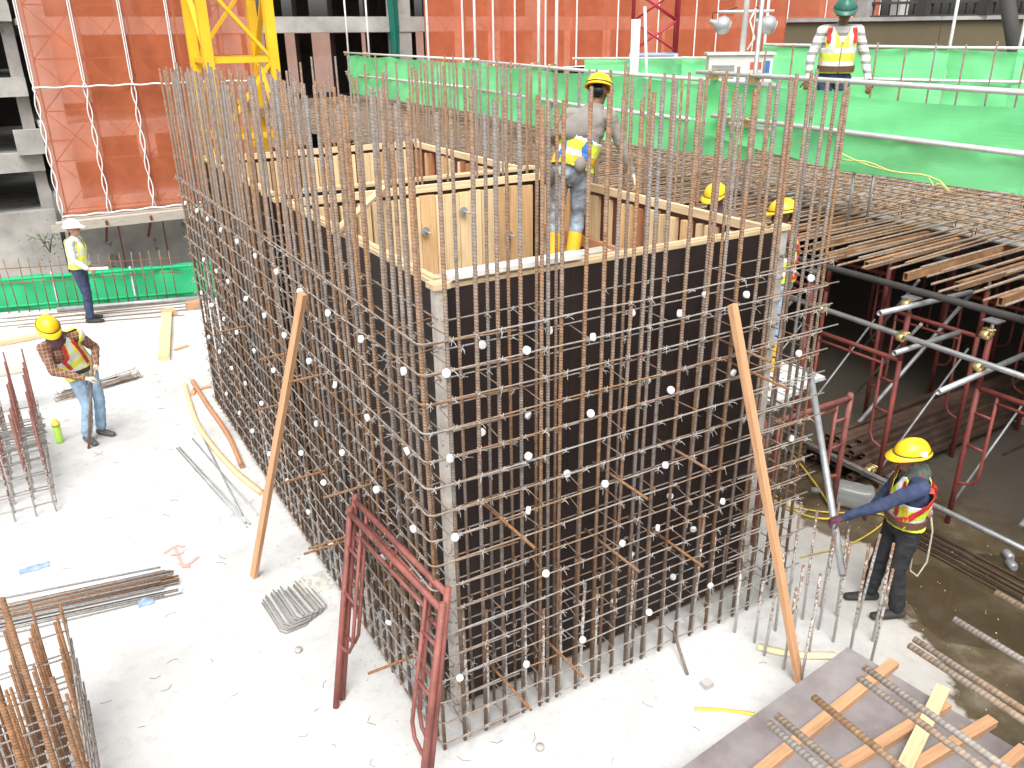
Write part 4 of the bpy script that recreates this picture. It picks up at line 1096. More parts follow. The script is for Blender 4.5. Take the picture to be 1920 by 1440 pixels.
    for lab, p0, p1, a, b_, xd in segs: limb(mb, p0, p1, a, b_, xd)
    me = eval_mods(mb, [('REMESH', dict(mode='VOXEL', voxel_size=vox)), ('SMOOTH', dict(factor=.5, iterations=3))])
    nv = len(me.vertices); co = np.zeros(nv*3); me.vertices.foreach_get('co', co); co = co.reshape(-1, 3)
    npoly = len(me.polygons); pc = np.zeros(npoly*3); me.polygons.foreach_get('center', pc); pc = pc.reshape(-1, 3)
    def classify(pts):
        best = np.full(len(pts), 1e9); lab_i = np.zeros(len(pts), int)
        for i, (lab, p0, p1, a, b_, xd) in enumerate(segs):
            A_, B_ = np.array(p0), np.array(p1); d = B_-A_; L2_ = max(1e-8, d@d)
            t = np.clip(((pts-A_)@d)/L2_, 0, 1); q = A_+t[:, None]*d
            dist = np.linalg.norm(pts-q, axis=1)-(.5*(a[0]+a[1])*(1-t)+.5*(b_[0]+b_[1])*t)
            if lab == 'hair': dist += .004
            mk = dist < best; best[mk] = dist[mk]; lab_i[mk] = i
        return lab_i
    order = []; slot = {}
    for s in segs:
        mn = mats[s[0]]
        if mn not in slot: slot[mn] = len(order); order.append(mn)
    seg_slot = np.array([slot[mats[s[0]]] for s in segs])
    for mn in order: me.materials.append(M[mn])
    li = classify(pc); me.polygons.foreach_set('material_index', seg_slot[li].astype(np.int32))
    # cloth folds
    cl = classify(co); soft = {'shirt': .007, 'sleeve': .008, 'trousers': .009}
    no = np.zeros(nv*3); me.vertices.foreach_get('normal', no); no = no.reshape(-1, 3)
    amp = np.array([soft.get(s[0], 0) for s in segs])[cl]
    for i in np.nonzero(amp)[0]:
        p = co[i]; k = mnoise.noise(V((p[0]*11, p[1]*11, p[2]*16)))+.5*mnoise.noise(V((p[0]*26, p[1]*26, p[2]*34))); co[i] = p+no[i]*amp[i]*k
    me.vertices.foreach_set('co', (co-np.array(loc)).ravel())
    me.polygons.foreach_set('use_smooth', np.ones(npoly, bool))
    me.name = 'body'; me.update()
    ob = bpy.data.objects.new('body', me); COL.objects.link(ob); ob.parent = root
    # face details
    fm = MB()
    for s in (-1, 1): MB().ball(hc+hf*.079*S+hr*s*.031*S+hu*.014*S, .0115*S, n=8, m=6).build('eye', 'eye_dark', root)
    MB().tube(hc+hf*.097*S-hu*.053*S-hr*.02*S, hc+hf*.097*S-hu*.053*S+hr*.02*S, .0035*S, 6).build('mouth', 'eye_dark', root)
    # helmet
    hm_ = hc+hu*.064*S-hf*.012*S; q = MB(); R1, R2, R3 = .118*S, .142*S, .118*S; nT = 28
    def hp_(t, rr, z, ext=0): return hm_+(hr*math.cos(t)*(R1*rr+ext)+hf*math.sin(t)*(R2*rr+ext))+hu*z
    prof = [(0, 1.0), (.18, .985), (.36, .93), (.54, .84), (.70, .71), (.84, .54), (.94, .33), (.99, .14), (1.0, .01)]
    b0 = 0
    for zf, rr in prof:
        for k in range(nT):
            t = 2*math.pi*k/nT; ridge = .006*S*(1 if abs(math.cos(t)*rr) < .17 and zf > .3 else 0)
            p = hp_(t, rr, R3*zf+ridge); q.v.append(p)
    for i in range(len(prof)-1):
        for k in range(nT): k2 = (k+1) % nT; q.face((i*nT+k, i*nT+k2, (i+1)*nT+k2, (i+1)*nT+k), None, True)
    he = q.build('helmet', helmet, root)
    q = MB()
    for lvl in range(4):
        for k in range(nT):
            t = 2*math.pi*k/nT; pk_ = max(0, math.sin(t))**3*.055*S
            ext = (0, .014*S+pk_, .014*S+pk_, -.004*S)[lvl]; z = (.012*S, -.004*S-.25*pk_, -.012*S-.25*pk_, -.012*S)[lvl]
            q.v.append(hp_(t, 1.0, z, ext))
    for i in range(3):
        for k in range(nT): k2 = (k+1) % nT; q.face((i*nT+k, (i+1)*nT+k, (i+1)*nT+k2, i*nT+k2), None, True)
    q.build('brim', helmet, he)
    q = MB()
    for k in range(nT+1): pass
    q.path([hp_(2*math.pi*k/24, 1.0, .016*S, .002*S) for k in range(25)], .005*S, 5); q.build('helmet_band', 'strap_black' if helmet != 'helmet_white' else 'helmet_white', he)
    if scarf:
        q = MB(); cN = N.lerp(hc, .45)
        q.lathe(N-ta*.01, (hc-N-hf*.01*S), [(-.05*S, .125*S), (-.01*S, .118*S), (.04*S, .088*S), (.09*S, .082*S), (.12*S, .088*S), (.135*S, .08*S)], 18)
        for k, v in enumerate(q.v): q.v[k] = v+V((mnoise.noise(v*14), mnoise.noise(v*14+V((9, 0, 0))), mnoise.noise(v*14+V((0, 9, 0)))))*.018
        q.build('scarf', scarf, root)
    # vest
    if vest:
        mb = MB(); g = .024
        for lab, p0, p1, a, b_, xd in segs:
            if lab == 'shirt' or (lab == 'trousers' and (p0-P).length < .1): limb(mb, p0, p1, (a[0]+g, a[1]+g), (b_[0]+g, b_[1]+g), xd)
        vm = eval_mods(mb, [('REMESH', dict(mode='VOXEL', voxel_size=.013)), ('SMOOTH', dict(factor=.5, iterations=6))])
        vm.materials.append(M[vest['mat']]); vm.materials.append(M['reflect'])
        bmx = bmesh.new(); bmx.from_mesh(vm); kill = []
        La = (N-P).length; half = (j['sr']-j['sl']).length/2
        for fc in bmx.faces:
            c = fc.calc_center_median(); d = c-P; t = d.dot(ta)/La; lat = d.dot(sr); dep = d.dot(tf)
            ax_d = (d-ta*d.dot(ta)); near = (ax_d-tf*ax_d.dot(tf)*.0).length
            if t < .04 or t > vest_top: kill.append(fc); continue
            if t > .84 and near < .085*S: kill.append(fc); continue
            if t > .55 and abs(lat) > half*.86: kill.append(fc); continue
            if dep > 0 and t > .6 and abs(lat) < (t-.6)*.24*S: kill.append(fc); continue
            if dep > 0 and abs(lat) < .006 and t < .6 and vest.get('open'): kill.append(fc); continue
            b1 = .20 < t < .29 or .46 < t < .55; b2 = t > .55 and half*.38 < abs(lat) < half*.68
            fc.material_index = 1 if (b1 or b2) else 0; fc.smooth = True
        bmesh.ops.delete(bmx, geom=kill, context='FACES')
        for v in bmx.verts:
            k = mnoise.noise(v.co*13)+.5*mnoise.noise(v.co*30); v.co += v.normal*.007*k
        bmx.to_mesh(vm); bmx.free()
        bv = BVHTree.FromPolygons([v.co.copy() for v in vm.vertices], [tuple(p.vertices) for p in vm.polygons])
        vm.transform(Matrix.Translation(-loc)); vm.name = 'vest'
        vo = bpy.data.objects.new('vest', vm); COL.objects.link(vo); vo.parent = root
        so = vo.modifiers.new('thick', 'SOLIDIFY'); so.thickness = .006; so.offset = 1
        for mt, path, wd_ in (straps or []):
            pts = []
            for a_, b_ in zip(path[:-1], path[1:]):
                for i in range(7): pts.append(tuple(a_[k]+(b_[k]-a_[k])*i/7 for k in range(3)))
            pts.append(path[-1]); sp = []
            for lat, side_, t in pts:
                g_ = P+ta*La*t+sr*lat*S+tf*.30*side_; hit = bv.ray_cast(g_, (-tf if side_ > 0 else tf)) if abs(side_) > .6 else (None,)
                if hit[0] is None:
                    hit = bv.find_nearest(P+ta*La*t+sr*lat*S+tf*.12*side_)
                if hit[0] is None: continue
                n_ = hit[1]; out_ = hit[0]-(P+ta*La*t)
                if n_.dot(out_) < 0: n_ = -n_
                sp.append((hit[0]+n_*.012, n_))
            if len(sp) < 3: continue
            q = MB()
            for i, (p, n_) in enumerate(sp):
                tg = (sp[min(i+1, len(sp)-1)][0]-sp[max(i-1, 0)][0]); tg = tg.normalized() if tg.length > 1e-6 else ta
                sd_ = tg.cross(n_).normalized()*wd_/2
                q.v += [p-sd_, p+sd_, p+sd_+n_*.006, p-sd_+n_*.006]
            for i in range(len(sp)-1):
                for k in range(4): k2 = (k+1) % 4; q.face((i*4+k, i*4+k2, i*4+4+k2, i*4+4+k), None, False)
            q.build('harness_strap', mt, root)
    if belt:
        q = MB(); bc = P+ta*.07*S
        ring = [bc+sr*math.cos(2*math.pi*k/24)*.192*S+tf*math.sin(2*math.pi*k/24)*.15*S for k in range(25)]
        for i, p in enumerate(ring): q.v += [p+ta*.032, p-ta*.032, p-ta*.032+(p-bc).normalized()*.012, p+ta*.032+(p-bc).normalized()*.012]
        for i in range(24):
            for k in range(4): k2 = (k+1) % 4; q.face((i*4+k, i*4+k2, i*4+4+k2, i*4+4+k))
        q.build('belt', belt, root)
    return root, j, dict(r=r, f=f, hc=hc, hf=hf, hu=hu, hr=hr, P=P, N=N, sr=sr, tf=tf, ta=ta)
STAND = dict(pelvis=(0, 0, .93), chest=(0, .02, 1.27), neck=(0, .02, 1.45), head=(0, .05, 1.575), sl=(-.19, 0, 1.39), sr=(.19, 0, 1.39),
             el=(-.25, .0, 1.12), er=(.25, .0, 1.12), wl=(-.26, .12, .9), wr=(.26, .12, .9), hl=(-.09, 0, .9), hr=(.09, 0, .9),
             kl=(-.10, .02, .5), kr=(.10, .02, .5), al=(-.11, -.02, .10), ar=(.11, -.02, .10), tl=(-.12, .17, .035), tr=(.13, .17, .035))
def pose(**kw): d = dict(STAND); d.update(kw); return d
XB = [('BK', 1)]
def harness(c1, c2=None):
    c2 = c2 or c1
    return [(c1, [(.12, 1, .93), (.115, 1, .6), (.10, 1, .25)], .042), (c1, [(-.12, 1, .93), (-.115, 1, .6), (-.10, 1, .25)], .042),
            (c1, [(.12, -1, .93), (.03, -1, .62), (-.12, -1, .25)], .042), (c1, [(-.12, -1, .93), (-.03, -1, .62), (.12, -1, .25)], .042),
            (c2, [(-.15, 1, .14), (0, 1, .13), (.15, 1, .14)], .04), (c2, [(-.15, -1, .14), (0, -1, .13), (.15, -1, .14)], .04)]
def mset(shirt, trousers, boot='dark_boot', hand='skin', skin='skin', hair='eye_dark'):
    return dict(shirt=shirt, sleeve=shirt, trousers=trousers, boot=boot, hand=hand, skin=skin, hair=hair)

# A: worker inside the formwork, seen from behind, right hand on the far wall of the box
pA, jA, kA = person('person in grey shirt and yellow helmet standing in the near formwork box', (2.60, 2.42, 2.597), (.57, .82),
    pose(pelvis=(.06, -.03, .90), chest=(.19, .04, 1.24), neck=(.25, .08, 1.41), head=(.30, .15, 1.53), sl=(.03, .10, 1.35), sr=(.40, .02, 1.34), el=(-.08, .22, 1.12), wl=(.02, .42, 1.0),
         er=(.53, .0, 1.08), wr=(.62, -.02, .855), hl=(-.03, -.02, .87), hr=(.15, -.02, .87), kl=(-.07, .05, .48), kr=(.14, .07, .48), al=(-.10, -.04, .10), ar=(.09, -.03, .10), tl=(-.12, .15, .035), tr=(.10, .16, .035)),
    mset('grey_shirt', 'jeans_old', 'boot_yellow', 'glove'), vest=dict(mat='vest_lime'), vest_top=.50, head=(.25, .35), hands=('relax', ('relax', (.35, .05, -1))), belt='strap_yellow', tall_boots=True,
    straps=[('strap_blue', [(.12, -1, .48), (.09, -1, .3), (.12, -1, .12)], .05), ('strap_blue', [(-.12, -1, .48), (-.09, -1, .3), (-.12, -1, .12)], .05)])
q = MB().ball(kA['P']-kA['sr']*.17-kA['tf']*.14-V((0, 0, .10)), .075, .8, .7, 1.3).build('tool_pouch', 'grey_boot', pA)
q = MB().ball(kA['P']+kA['sr']*.12-kA['tf']*.16+V((0, 0, .02)), .06, 1, .7, 1.2).build('rope_coil', 'grey_shirt', pA)
# grey hood cloth over shoulders
q = MB(); q.lathe(kA['N']-kA['ta']*.03, kA['ta'], [(-.27, .235), (-.20, .235), (-.10, .225), (-.02, .175), (.03, .10), (.07, .075)], 22)
for k, v in enumerate(q.v):
    d = v-kA['N']; v = kA['N']+kA['sr']*d.dot(kA['sr'])*1.0+kA['tf']*d.dot(kA['tf'])*.72+kA['ta']*d.dot(kA['ta']); q.v[k] = v+V((mnoise.noise(v*9), mnoise.noise(v*9+V((5, 0, 0))), mnoise.noise(v*9+V((0, 5, 0)))))*.03
q.build('shoulder_cloth', 'grey_shirt', pA)

# B: worker in the navy shirt on the right, left arm reaching out to the pipe
pB, jB, kB = person('person in navy shirt and lime vest reaching out to a leaning steel pipe', (3.97, -.57, 0), (-.9, .43),
    pose(pelvis=(0, -.05, .88), chest=(-.03, -.05, 1.20), neck=(-.03, -.03, 1.37), head=(-.03, .03, 1.48), sl=(-.20, .0, 1.31), sr=(.15, -.08, 1.31), el=(-.17, .27, 1.16), wl=(-.06, .53, .99),
         er=(.25, -.06, 1.1), wr=(.24, .10, .9), hl=(-.09, -.05, .85), hr=(.09, -.05, .85), kl=(-.11, .0, .47), kr=(.10, .04, .47), al=(-.13, -.05, .10), ar=(.13, .05, .10), tl=(-.14, .15, .035), tr=(.14, .25, .035)),
    mset('navy', 'black_cloth', 'dark_boot', 'glove_dark'), vest=dict(mat='vest_lime'), scarf='scarf_plaid', head=(0, .12), hands=(('grip', (.25, .9, -.4)), 'relax'), straps=harness('strap_red')+[('strap_red', [(-.10, -1, .93), (-.17, -.4, .55), (-.17, .3, .3), (-.10, 1, .12)], .05), ('strap_yellow', [(-.15, .5, .5), (-.165, .4, .25), (-.15, .5, .06)], .04)], belt='belt_brown', vox=.0075)
MB().lathe(kB['hc']+kB['hu']*.095-kB['hr']*.113-kB['hf']*.045, -kB['hr']*.95+kB['hu']*.3, [(0, .030), (.004, .030), (.005, .0)], 16).build('helmet_badge', 'paper', pB)
bb = kB['P']-kB['tf']*.16-kB['sr']*.06
q = MB().path([bb+V((0, 0, .14)), bb-kB['tf']*.05+V((0, 0, -.05)), bb-kB['tf']*.06+V((0, 0, -.35)), bb-kB['tf']*.01+V((.0, 0, -.50)), bb+kB['sr']*.02+kB['tf']*.05+V((0, 0, -.46)), bb+kB['tf']*.07+V((0, 0, -.25)), bb+kB['tf']*.05+V((0, 0, -.02))], .009, 6).build('lanyard', 'rope', pB)
MB().ball(bb+V((0, 0, .12)), .03, .8, .8, 1.5).build('lanyard_hook', 'galv', pB)

# C: worker on the pale slab at the left, holding a rod
pC, jC, kC = person('person in brown shirt and yellow helmet holding an upright steel rod', (-1.57, 6.72, 0), (.35, -.94),
    pose(pelvis=(-.06, -.02, .92), chest=(.12, .06, 1.25), neck=(.20, .11, 1.42), head=(.27, .17, 1.55), sl=(-.05, .09, 1.38), sr=(.34, .08, 1.33), el=(-.26, .03, 1.15), wl=(-.12, .27, 1.0), er=(.33, .19, 1.06), wr=(.07, .38, .93),
         hl=(-.15, -.02, .90), hr=(.03, -.02, .90), kl=(-.16, .06, .50), kr=(.02, .12, .48), al=(-.14, -.02, .10), ar=(.07, .04, .10), tl=(-.19, .16, .035), tr=(.08, .24, .035)),
    mset('plaid_shirt', 'jeans', 'grey_boot', 'glove'), vest=dict(mat='vest_yellow'), scarf='scarf', head=(.15, .55), hands=(('grip', (.7, .5, -.2)), ('grip', (-.8, .3, -.1))), straps=harness('strap_red', 'strap_black'), belt='strap_black', vox=.008)
hb = (jC['wl']+jC['wr'])/2+kC['f']*.05
o = MB().tube((-1.64, 6.44, .0), (hb.x+.02, hb.y+.02, 1.12), .017, 8).build('steel_rod', 'bar_big', loc=(-1.64, 6.44, 0)); tag(o, 'upright rebar rod held by the worker on the pale slab', 'rod')
# D: white helmet
pD, jD, kD = person('person in white helmet and yellow vest standing near the slab edge', (-1.09, 11.85, 0), (.93, -.36),
    pose(er=(.24, .02, 1.12), wr=(.20, .20, .96), el=(-.25, -.02, 1.13), wl=(-.22, .10, .92), tl=(-.12, .16, .035), ar=(.11, .05, .10), tr=(.13, .24, .035), kr=(.10, .06, .5)),
    mset('white_shirt', 'navy', 'dark_boot', 'skin_light', 'skin_light'), vest=dict(mat='vest_yellow'), helmet='helmet_white', hands=('relax', ('grip', (0, .9, -.3))), vox=.011, scale=1.03)
hb = jD['wr']+kD['f']*.10
o = MB().obox(hb+kD['f']*.08, kD['f'], kD['r'], V((0, 0, 1)), .30, .05, .03).build('paper_roll', 'paper', loc=hb); tag(o, 'rolled white paper held by the person in the white helmet', 'paper')
# E: green helmet on the deck beyond the barrier
PE = V((6.83, 3.0, 3.19))
pE, jE, kE = person('person in green helmet and striped shirt standing behind the green barrier', PE, (-.62, -.78),
    pose(er=(.29, .02, 1.12), wr=(.30, .05, .88), el=(-.30, .03, 1.12), wl=(-.34, .12, .88), head=(0, .09, 1.56)),
    mset('striped_shirt', 'navy', 'dark_boot', 'skin'), vest=dict(mat='vest_yellow', open=True), helmet='helmet_green', head=(.15, .32), straps=[('strap_red', [(.13, 1, .95), (.135, 1, .8), (.13, 1, .66)], .05), ('strap_red', [(-.13, 1, .95), (-.135, 1, .8), (-.13, 1, .66)], .05)], belt='belt_brown', vox=.0085, scale=1.03)
# F and G: two workers on the planks right of the cage
pF, jF, kF = person('person bending behind the far formwork wall, yellow helmet showing above it', (4.80, 2.68, 1.377), (-.9, -.3),
    pose(), mset('brown_shirt', 'jeans_old', 'boot_yellow', 'glove'), vest=dict(mat='vest_lime'), scarf='scarf', head=(0, .3), vox=.012)
pG, jG, kG = person('person in lime vest and yellow boots seen through the right end of the cage', (4.68, 1.58, 1.377), (-.5, .75),
    pose(el=(-.24, .2, 1.15), wl=(-.16, .42, 1.2), er=(.24, .2, 1.15), wr=(.18, .42, 1.15)), mset('scarf', 'jeans', 'boot_yellow', 'glove'), vest=dict(mat='vest_lime'), head=(0, .2), straps=harness('strap_red'), tall_boots=True, vox=.011)
bpy.data.scenes.remove(TMP)

# ================================================================== DETAILS
ORD = ('first', 'second', 'third', 'fourth', 'fifth', 'sixth', 'seventh', 'eighth', 'ninth', 'tenth', 'eleventh')
def put(mb, name, mat, loc, label, cat, group=None):
    o = mb.build(name, mat, loc=loc); return tag(o, label, cat, group)
# plank stack under the worker with the green helmet
tr_ = thing('trestle_plank', 'plank on thin legs under the worker with the green helmet', 'trestle', (6.95, 2.93, 2.5))
MB().box((6.62, 2.3, 3.155), (7.06, 3.6, 3.188)).build('plank', 'timber_grey', tr_)
for x in (6.66, 7.02):
    for y in (2.4, 3.5): MB().tube((x, y, 2.43), (x, y, 3.154), .016, 8).build('leg', 'galv_dull', tr_)
# pipe held by the navy worker
o = MB().hollow((4.12, .64, 1.80), (3.43-.19, -.36-.28, .91-.25), .030, .004).build('steel_pipe', 'galv_dull', loc=(3.4, -.4, .9)); tag(o, 'grey steel pipe slanting down to the glove of the navy shirted worker', 'pipe')
# two rows of starter bars right of the cage
sm = [bar_mesh('ground_starter_bar', d, .0115, 'bar_start') for d in (.62, .78, .95, 1.05)]
for row, (x, y0, n, hs_) in enumerate(((2.67, -.13, 5, (0, 1)), (3.28, -.13, 6, (2, 3)), (2.95, -.30, 3, (0, 1)), (3.52, -.28, 4, (2, 3)))):
    for k in range(n):
        o = bpy.data.objects.new('ground_starter_bar', sm[random.choice(hs_)]); COL.objects.link(o)
        o.location = (x+random.uniform(-.03, .03), y0-.175*k+random.uniform(-.02, .02), -.004); o.rotation_euler = (random.gauss(0, .025), random.gauss(0, .025), 0)
        tag(o, ORD[k]+' cement splashed starter bar from the cage in the '+('leftmost row by the right prop', 'third row from the left', 'short second row from the left', 'rightmost row before the navy worker')[row], 'rebar', 'starter bars standing in the slab')
# foreground ply table on bearers
pa, pb = V((-.994, -.107, 0)), V((.107, -.994, 0)); pc0 = V((2.98, -.95, .30))
fp = thing('plywood_board', 'grimy plywood board with loose battens at the lower right', 'plywood', (2.0, -1.7, 0))
for i in range(2):
    c = pc0+pa*(1.3+0)+pb*(.62+1.222*i)
    MB().obox(c-V((0, 0, .009)), pa, pb, V((0, 0, 1)), 2.6, 1.22, .018).build('sheet', 'site_ply', fp)
for i in range(4):
    c = pc0+pa*(.2+.75*i)+pb*1.2
    MB().obox(c-V((0, 0, .16)), pb, pa, V((0, 0, 1)), 2.3, .09, .277).build('bearer', 'timber_grey', fp)
bt = [((3.10, -1.27), (1.40, -1.47)), ((3.05, -1.72), (1.85, -1.70)), ((3.18, -1.97), (2.2, -1.93)), ((3.12, -2.22), (2.6, -2.24))]
for k, (a, b_) in enumerate(bt):
    put(MB().beam((*a, .326), (*b_, .326), .075, .048), 'batten', 'timber', (a[0], a[1], .3), ('first', 'second', 'third', 'last')[k]+' orange batten from the far edge of the grimy plywood board', 'batten')
put(MB().beam((3.12, -1.64, .372), (2.26, -1.94, .372), .09, .040), 'batten', 'timber_pale', (3.1, -1.6, .35), 'pale batten lying crosswise over two other battens on the plywood', 'batten')
# thick bars over the foreground, cast into the beam below the camera
cb_ = MB().box((-.6, -5.2, 1.72), (5.5, -3.45, 2.08)).build('concrete_beam', 'cement', loc=(2.5, -4.3, 1.72)); tag(cb_, 'raw concrete beam edge from which thick rebars project at the lower right', 'beam')
for k, (x, y) in enumerate(((.55, -2.21), (.61, -2.20), (.83, -2.21), (1.11, -2.23), (1.185, -2.20), (1.49, -2.22), (1.56, -2.20), (1.86, -2.215), (2.24, -2.20), (2.33, -2.30), (2.6, -2.2))):
    o = MB().tube((x, y, 1.9+.004*(k % 3)), (x+random.uniform(-.03, .04), -3.6, 1.89), .0165, 10).build('projecting_bar', 'bar_tan', loc=(x, y, 1.9)); tag(o, ORD[k]+' thick ribbed rebar end from the left in the lower right corner', 'rebar', 'thick rebar ends at the lower right')

# ---- near left wall cage
def wall_cage(label, xs_, ys_, zt, mat, tie_z, tall=()):
    c = thing('wall_cage', label, 'rebar cage', ((xs_[0]+xs_[-1])/2, (ys_[0]+ys_[-1])/2, 0))
    ms = [bar_mesh('vertical_bar', zt+d, .0098, mat) for d in (-.06, 0, .05)]
    for x in xs_:
        for y in ys_:
            o = inst('vertical_bar', random.choice(ms), c, (x+random.uniform(-.008, .008), y, 0)); o.rotation_euler = (random.gauss(0, .008), random.gauss(0, .008), random.uniform(0, 6))
    for z in tie_z:
        for x in (xs_[0]-.03, xs_[-1]+.03): MB().tube((x, ys_[0]-.05, z), (x, ys_[-1]+.05, z), .0065, 5).build('tie_bar', 'bar_grey', c)
        for y in ys_[::2]: MB().tube((xs_[0]-.04, y+.025, z+.013), (xs_[-1]+.04, y+.025, z+.013), .0065, 5).build('cross_tie', 'bar_grey', c)
    return c
cA = wall_cage('rusty wall starter cage at the lower left corner', [-2.72, -2.56, -2.40, -2.26, -2.11], [.30+.15*k for k in range(10)], 1.10, 'bar_rust', (.12, .30, .52, .70, .88))
for x, y, h_ in ((-2.20, -.10, 2.28), (-2.34, -.02, 2.0), (-2.12, .12, 1.6),):
    MB().tube((x+.03, y-.1, 0), (x, y, h_), .0145, 10).build('vertical_bar', 'bar_rust', cA)
o = MB().box((-3.4, .9, .0), (-2.42, 1.72, .02)).build('ply_offcut', 'ply_grey', loc=(-2.9, 1.3, 0)); tag(o, 'grey plywood offcut on the slab at the lower left corner', 'plywood')
cB = wall_cage('purple brown wall starter cage at the left edge near the green bottle', [-2.66, -2.47, -2.28, -2.10], [5.02+.2*k for k in range(12)], 1.10, 'bar_purple', (.10, .26, .44))
for k in range(16):
    y = 5.6+.05*k+random.uniform(-.02, .02)
    MB().tube((-3.2, y+.02, .50+.012*(k % 4)), (-2.02+random.uniform(-.04, .02), y, .50+.012*(k % 4)), .008, 5).build('loose_tie', 'bar_grey', cB)
put(MB().box((-2.75, 7.9, .6), (-2.1, 8.2, .63)), 'timber_strip', 'timber_grey', (-2.4, 8.05, .6), 'flat grey strip at the left edge above the purple brown cage', 'board')
# ---- bar bundle on the slab
bd = thing('bar_bundle', 'long bundle of straight grey and rusty bars on the pale slab', 'rebar bundle', (-2.2, 3.2, 0))
for k in range(34):
    y = random.uniform(-.20, .20); lay = .012+.018*int(abs(random.gauss(0, 1.3)))*(1 if abs(y) < .14 else 0)
    a = V((-3.9, 3.50+y*.9, lay)); b_ = V((-1.24+random.uniform(-.14, .04), 3.08+y*1.0, lay)); MB().tube(a, b_, .0085, 6).build('bar', 'bar_grey' if k % 4 else 'bar_rust', bd)
MB().tube((-3.9, 3.85, .015), (-1.32, 3.36, .012), .009, 6).build('bar', 'bar_grey', bd); MB().tube((-3.9, 3.20, .012), (-1.22, 2.84, .012), .007, 6).build('bar', 'bar_grey', bd)
# ---- U links stacked
ul = thing('link_stack', 'small stack of grey U shaped links on the pale slab', 'rebar links', (-.4, 2.1, 0))
for k in range(11):
    s = .03*(k-5); z = .010+.012*(k % 4); dx_ = V((.72, .12, 0)).normalized(); o_ = V((-.42, 2.12, z))+V((.02, .01, 0))*(k-5)+V((random.uniform(-.01, .01), random.uniform(-.01, .01), 0))
    ea = V((-.10, .98, 0)).normalized(); eb = V((.98, .08, 0)).normalized()
    p = [o_+ea*.27-eb*.10, o_-ea*.22-eb*.12+ea*.03, o_-ea*.25-eb*.09, o_-ea*.25+eb*.09, o_-ea*.22+eb*.12, o_+ea*.27+eb*.11]
    MB().path(p, .0065, 6).build('link', 'bar_grey', ul)
# ---- hooked bars pile by the worker
hp2 = thing('hooked_bar_pile', 'small tangle of rusty hooked bars behind the worker on the slab', 'rebar pile', (-1.35, 8.45, 0))
for k in range(22):
    a = random.gauss(.28, .08); c = V((-1.32+random.uniform(-.12, .12), 8.47+random.uniform(-.17, .17), .012+.012*(k % 6))); d = V((math.cos(a), math.sin(a), 0))*.5*random.uniform(.75, 1.1)
    n_ = V((-d.y, d.x, 0)).normalized()*.06*random.choice((-1, 1)); MB().path([c-d+n_+V((0, 0, .02)), c-d, c+d, c+d+n_*.7+V((0, 0, .04))], .0065, 5).build('hooked_bar', 'bar_tie', hp2)
# ---- timbers, loose bars, strips
put(MB().beam((.16, 11.55, .045), (-.32, 9.05, .045), .17, .09), 'timber_beam', 'timber_pale', (-.1, 10.3, 0), 'pale squared timber lying on the slab left of the cage', 'timber')
put(MB().box((.05, 11.35, .001), (.28, 11.55, .10)), 'timber_block', 'timber', (.1, 11.4, 0), 'small timber block beside the far end of the pale timber', 'timber block')
put(MB().box((.50, 11.50, .001), (.76, 11.66, .14)), 'timber_block', 'timber', (.6, 11.6, 0), 'timber block close to the far corner of the cage', 'timber block')
put(MB().beam((-3.4, 11.15, .04), (-1.66, 11.36, .04), .14, .06), 'timber_beam', 'timber_pale', (-2.5, 11.2, 0), 'pale plank lying on the slab behind the bending worker', 'timber')
for k, (x, y, a) in enumerate(((.02, 9.5, .4), (-.05, 7.6, .1), (-.18, 7.55, 1.2))):
    d = V((math.cos(a), math.sin(a), 0))*.12
    put(MB().beam(V((x, y, .014))-d, V((x, y, .014))+d, .06, .025), 'wood_offcut', 'timber', (x, y, 0), 'small wood offcut on the slab beside the left cage face', 'offcut', 'wood offcuts by the cage')
def strip(pts, w_, th, mat, label, loc):
    q = MB()
    for a, b_ in zip(pts[:-1], pts[1:]): q.beam((*a, th/2+.002), (*b_, th/2+.002), w_, th)
    return put(q, 'timber_strip', mat, loc, label, 'timber strip')
def curve(pts, n=10):
    P_ = [V((p[0], p[1], p[2] if len(p) > 2 else 0)) for p in pts]; out = []
    for i in range(len(P_)-1):
        p0, p1, p2, p3 = P_[max(i-1, 0)], P_[i], P_[i+1], P_[min(i+2, len(P_)-1)]
        for k in range(n):
            t = k/n; out.append(.5*((2*p1)+(p2-p0)*t+(2*p0-5*p1+4*p2-p3)*t*t+(3*p1-p0-3*p2+p3)*t**3))
    out.append(P_[-1]); return out
def strip3(pts, w_, th, mat, label):
    q = MB(); c = curve(pts, 6)
    for i, p in enumerate(c):
        d = (c[min(i+1, len(c)-1)]-c[max(i-1, 0)]).normalized(); s = d.cross(V((0, 0, 1))).normalized()*w_/2
        q.v += [p-s, p+s, p+s+V((0, 0, th)), p-s+V((0, 0, th))]
    for i in range(len(c)-1):
        for k in range(4): k2 = (k+1) % 4; q.face((i*4+k, i*4+k2, i*4+4+k2, i*4+4+k), [(i*.2, k*.1), (i*.2, k*.1+.1), (i*.2+.2, k*.1+.1), (i*.2+.2, k*.1)], True)
    q.face((0, 1, 2, 3)); n0 = 4*(len(c)-1); q.face((n0+3, n0+2, n0+1, n0))
    return put(q, 'timber_strip', mat, tuple(c[len(c)//2]), label, 'timber strip')
strip3([(-.24, 7.9, .002), (-.36, 6.35, .002), (-.27, 5.0, .002), (-.12, 4.2, .002)], .06, .035, 'timber_pale', 'pale curved timber strip on the slab beside the cage')
strip3([(-.12, 7.93, .004), (-.12, 6.9, .004), (-.10, 5.9, .004), (-.16, 4.92, .004)], .05, .045, 'timber_orange', 'reddish bowed timber strip on the slab beside the cage')
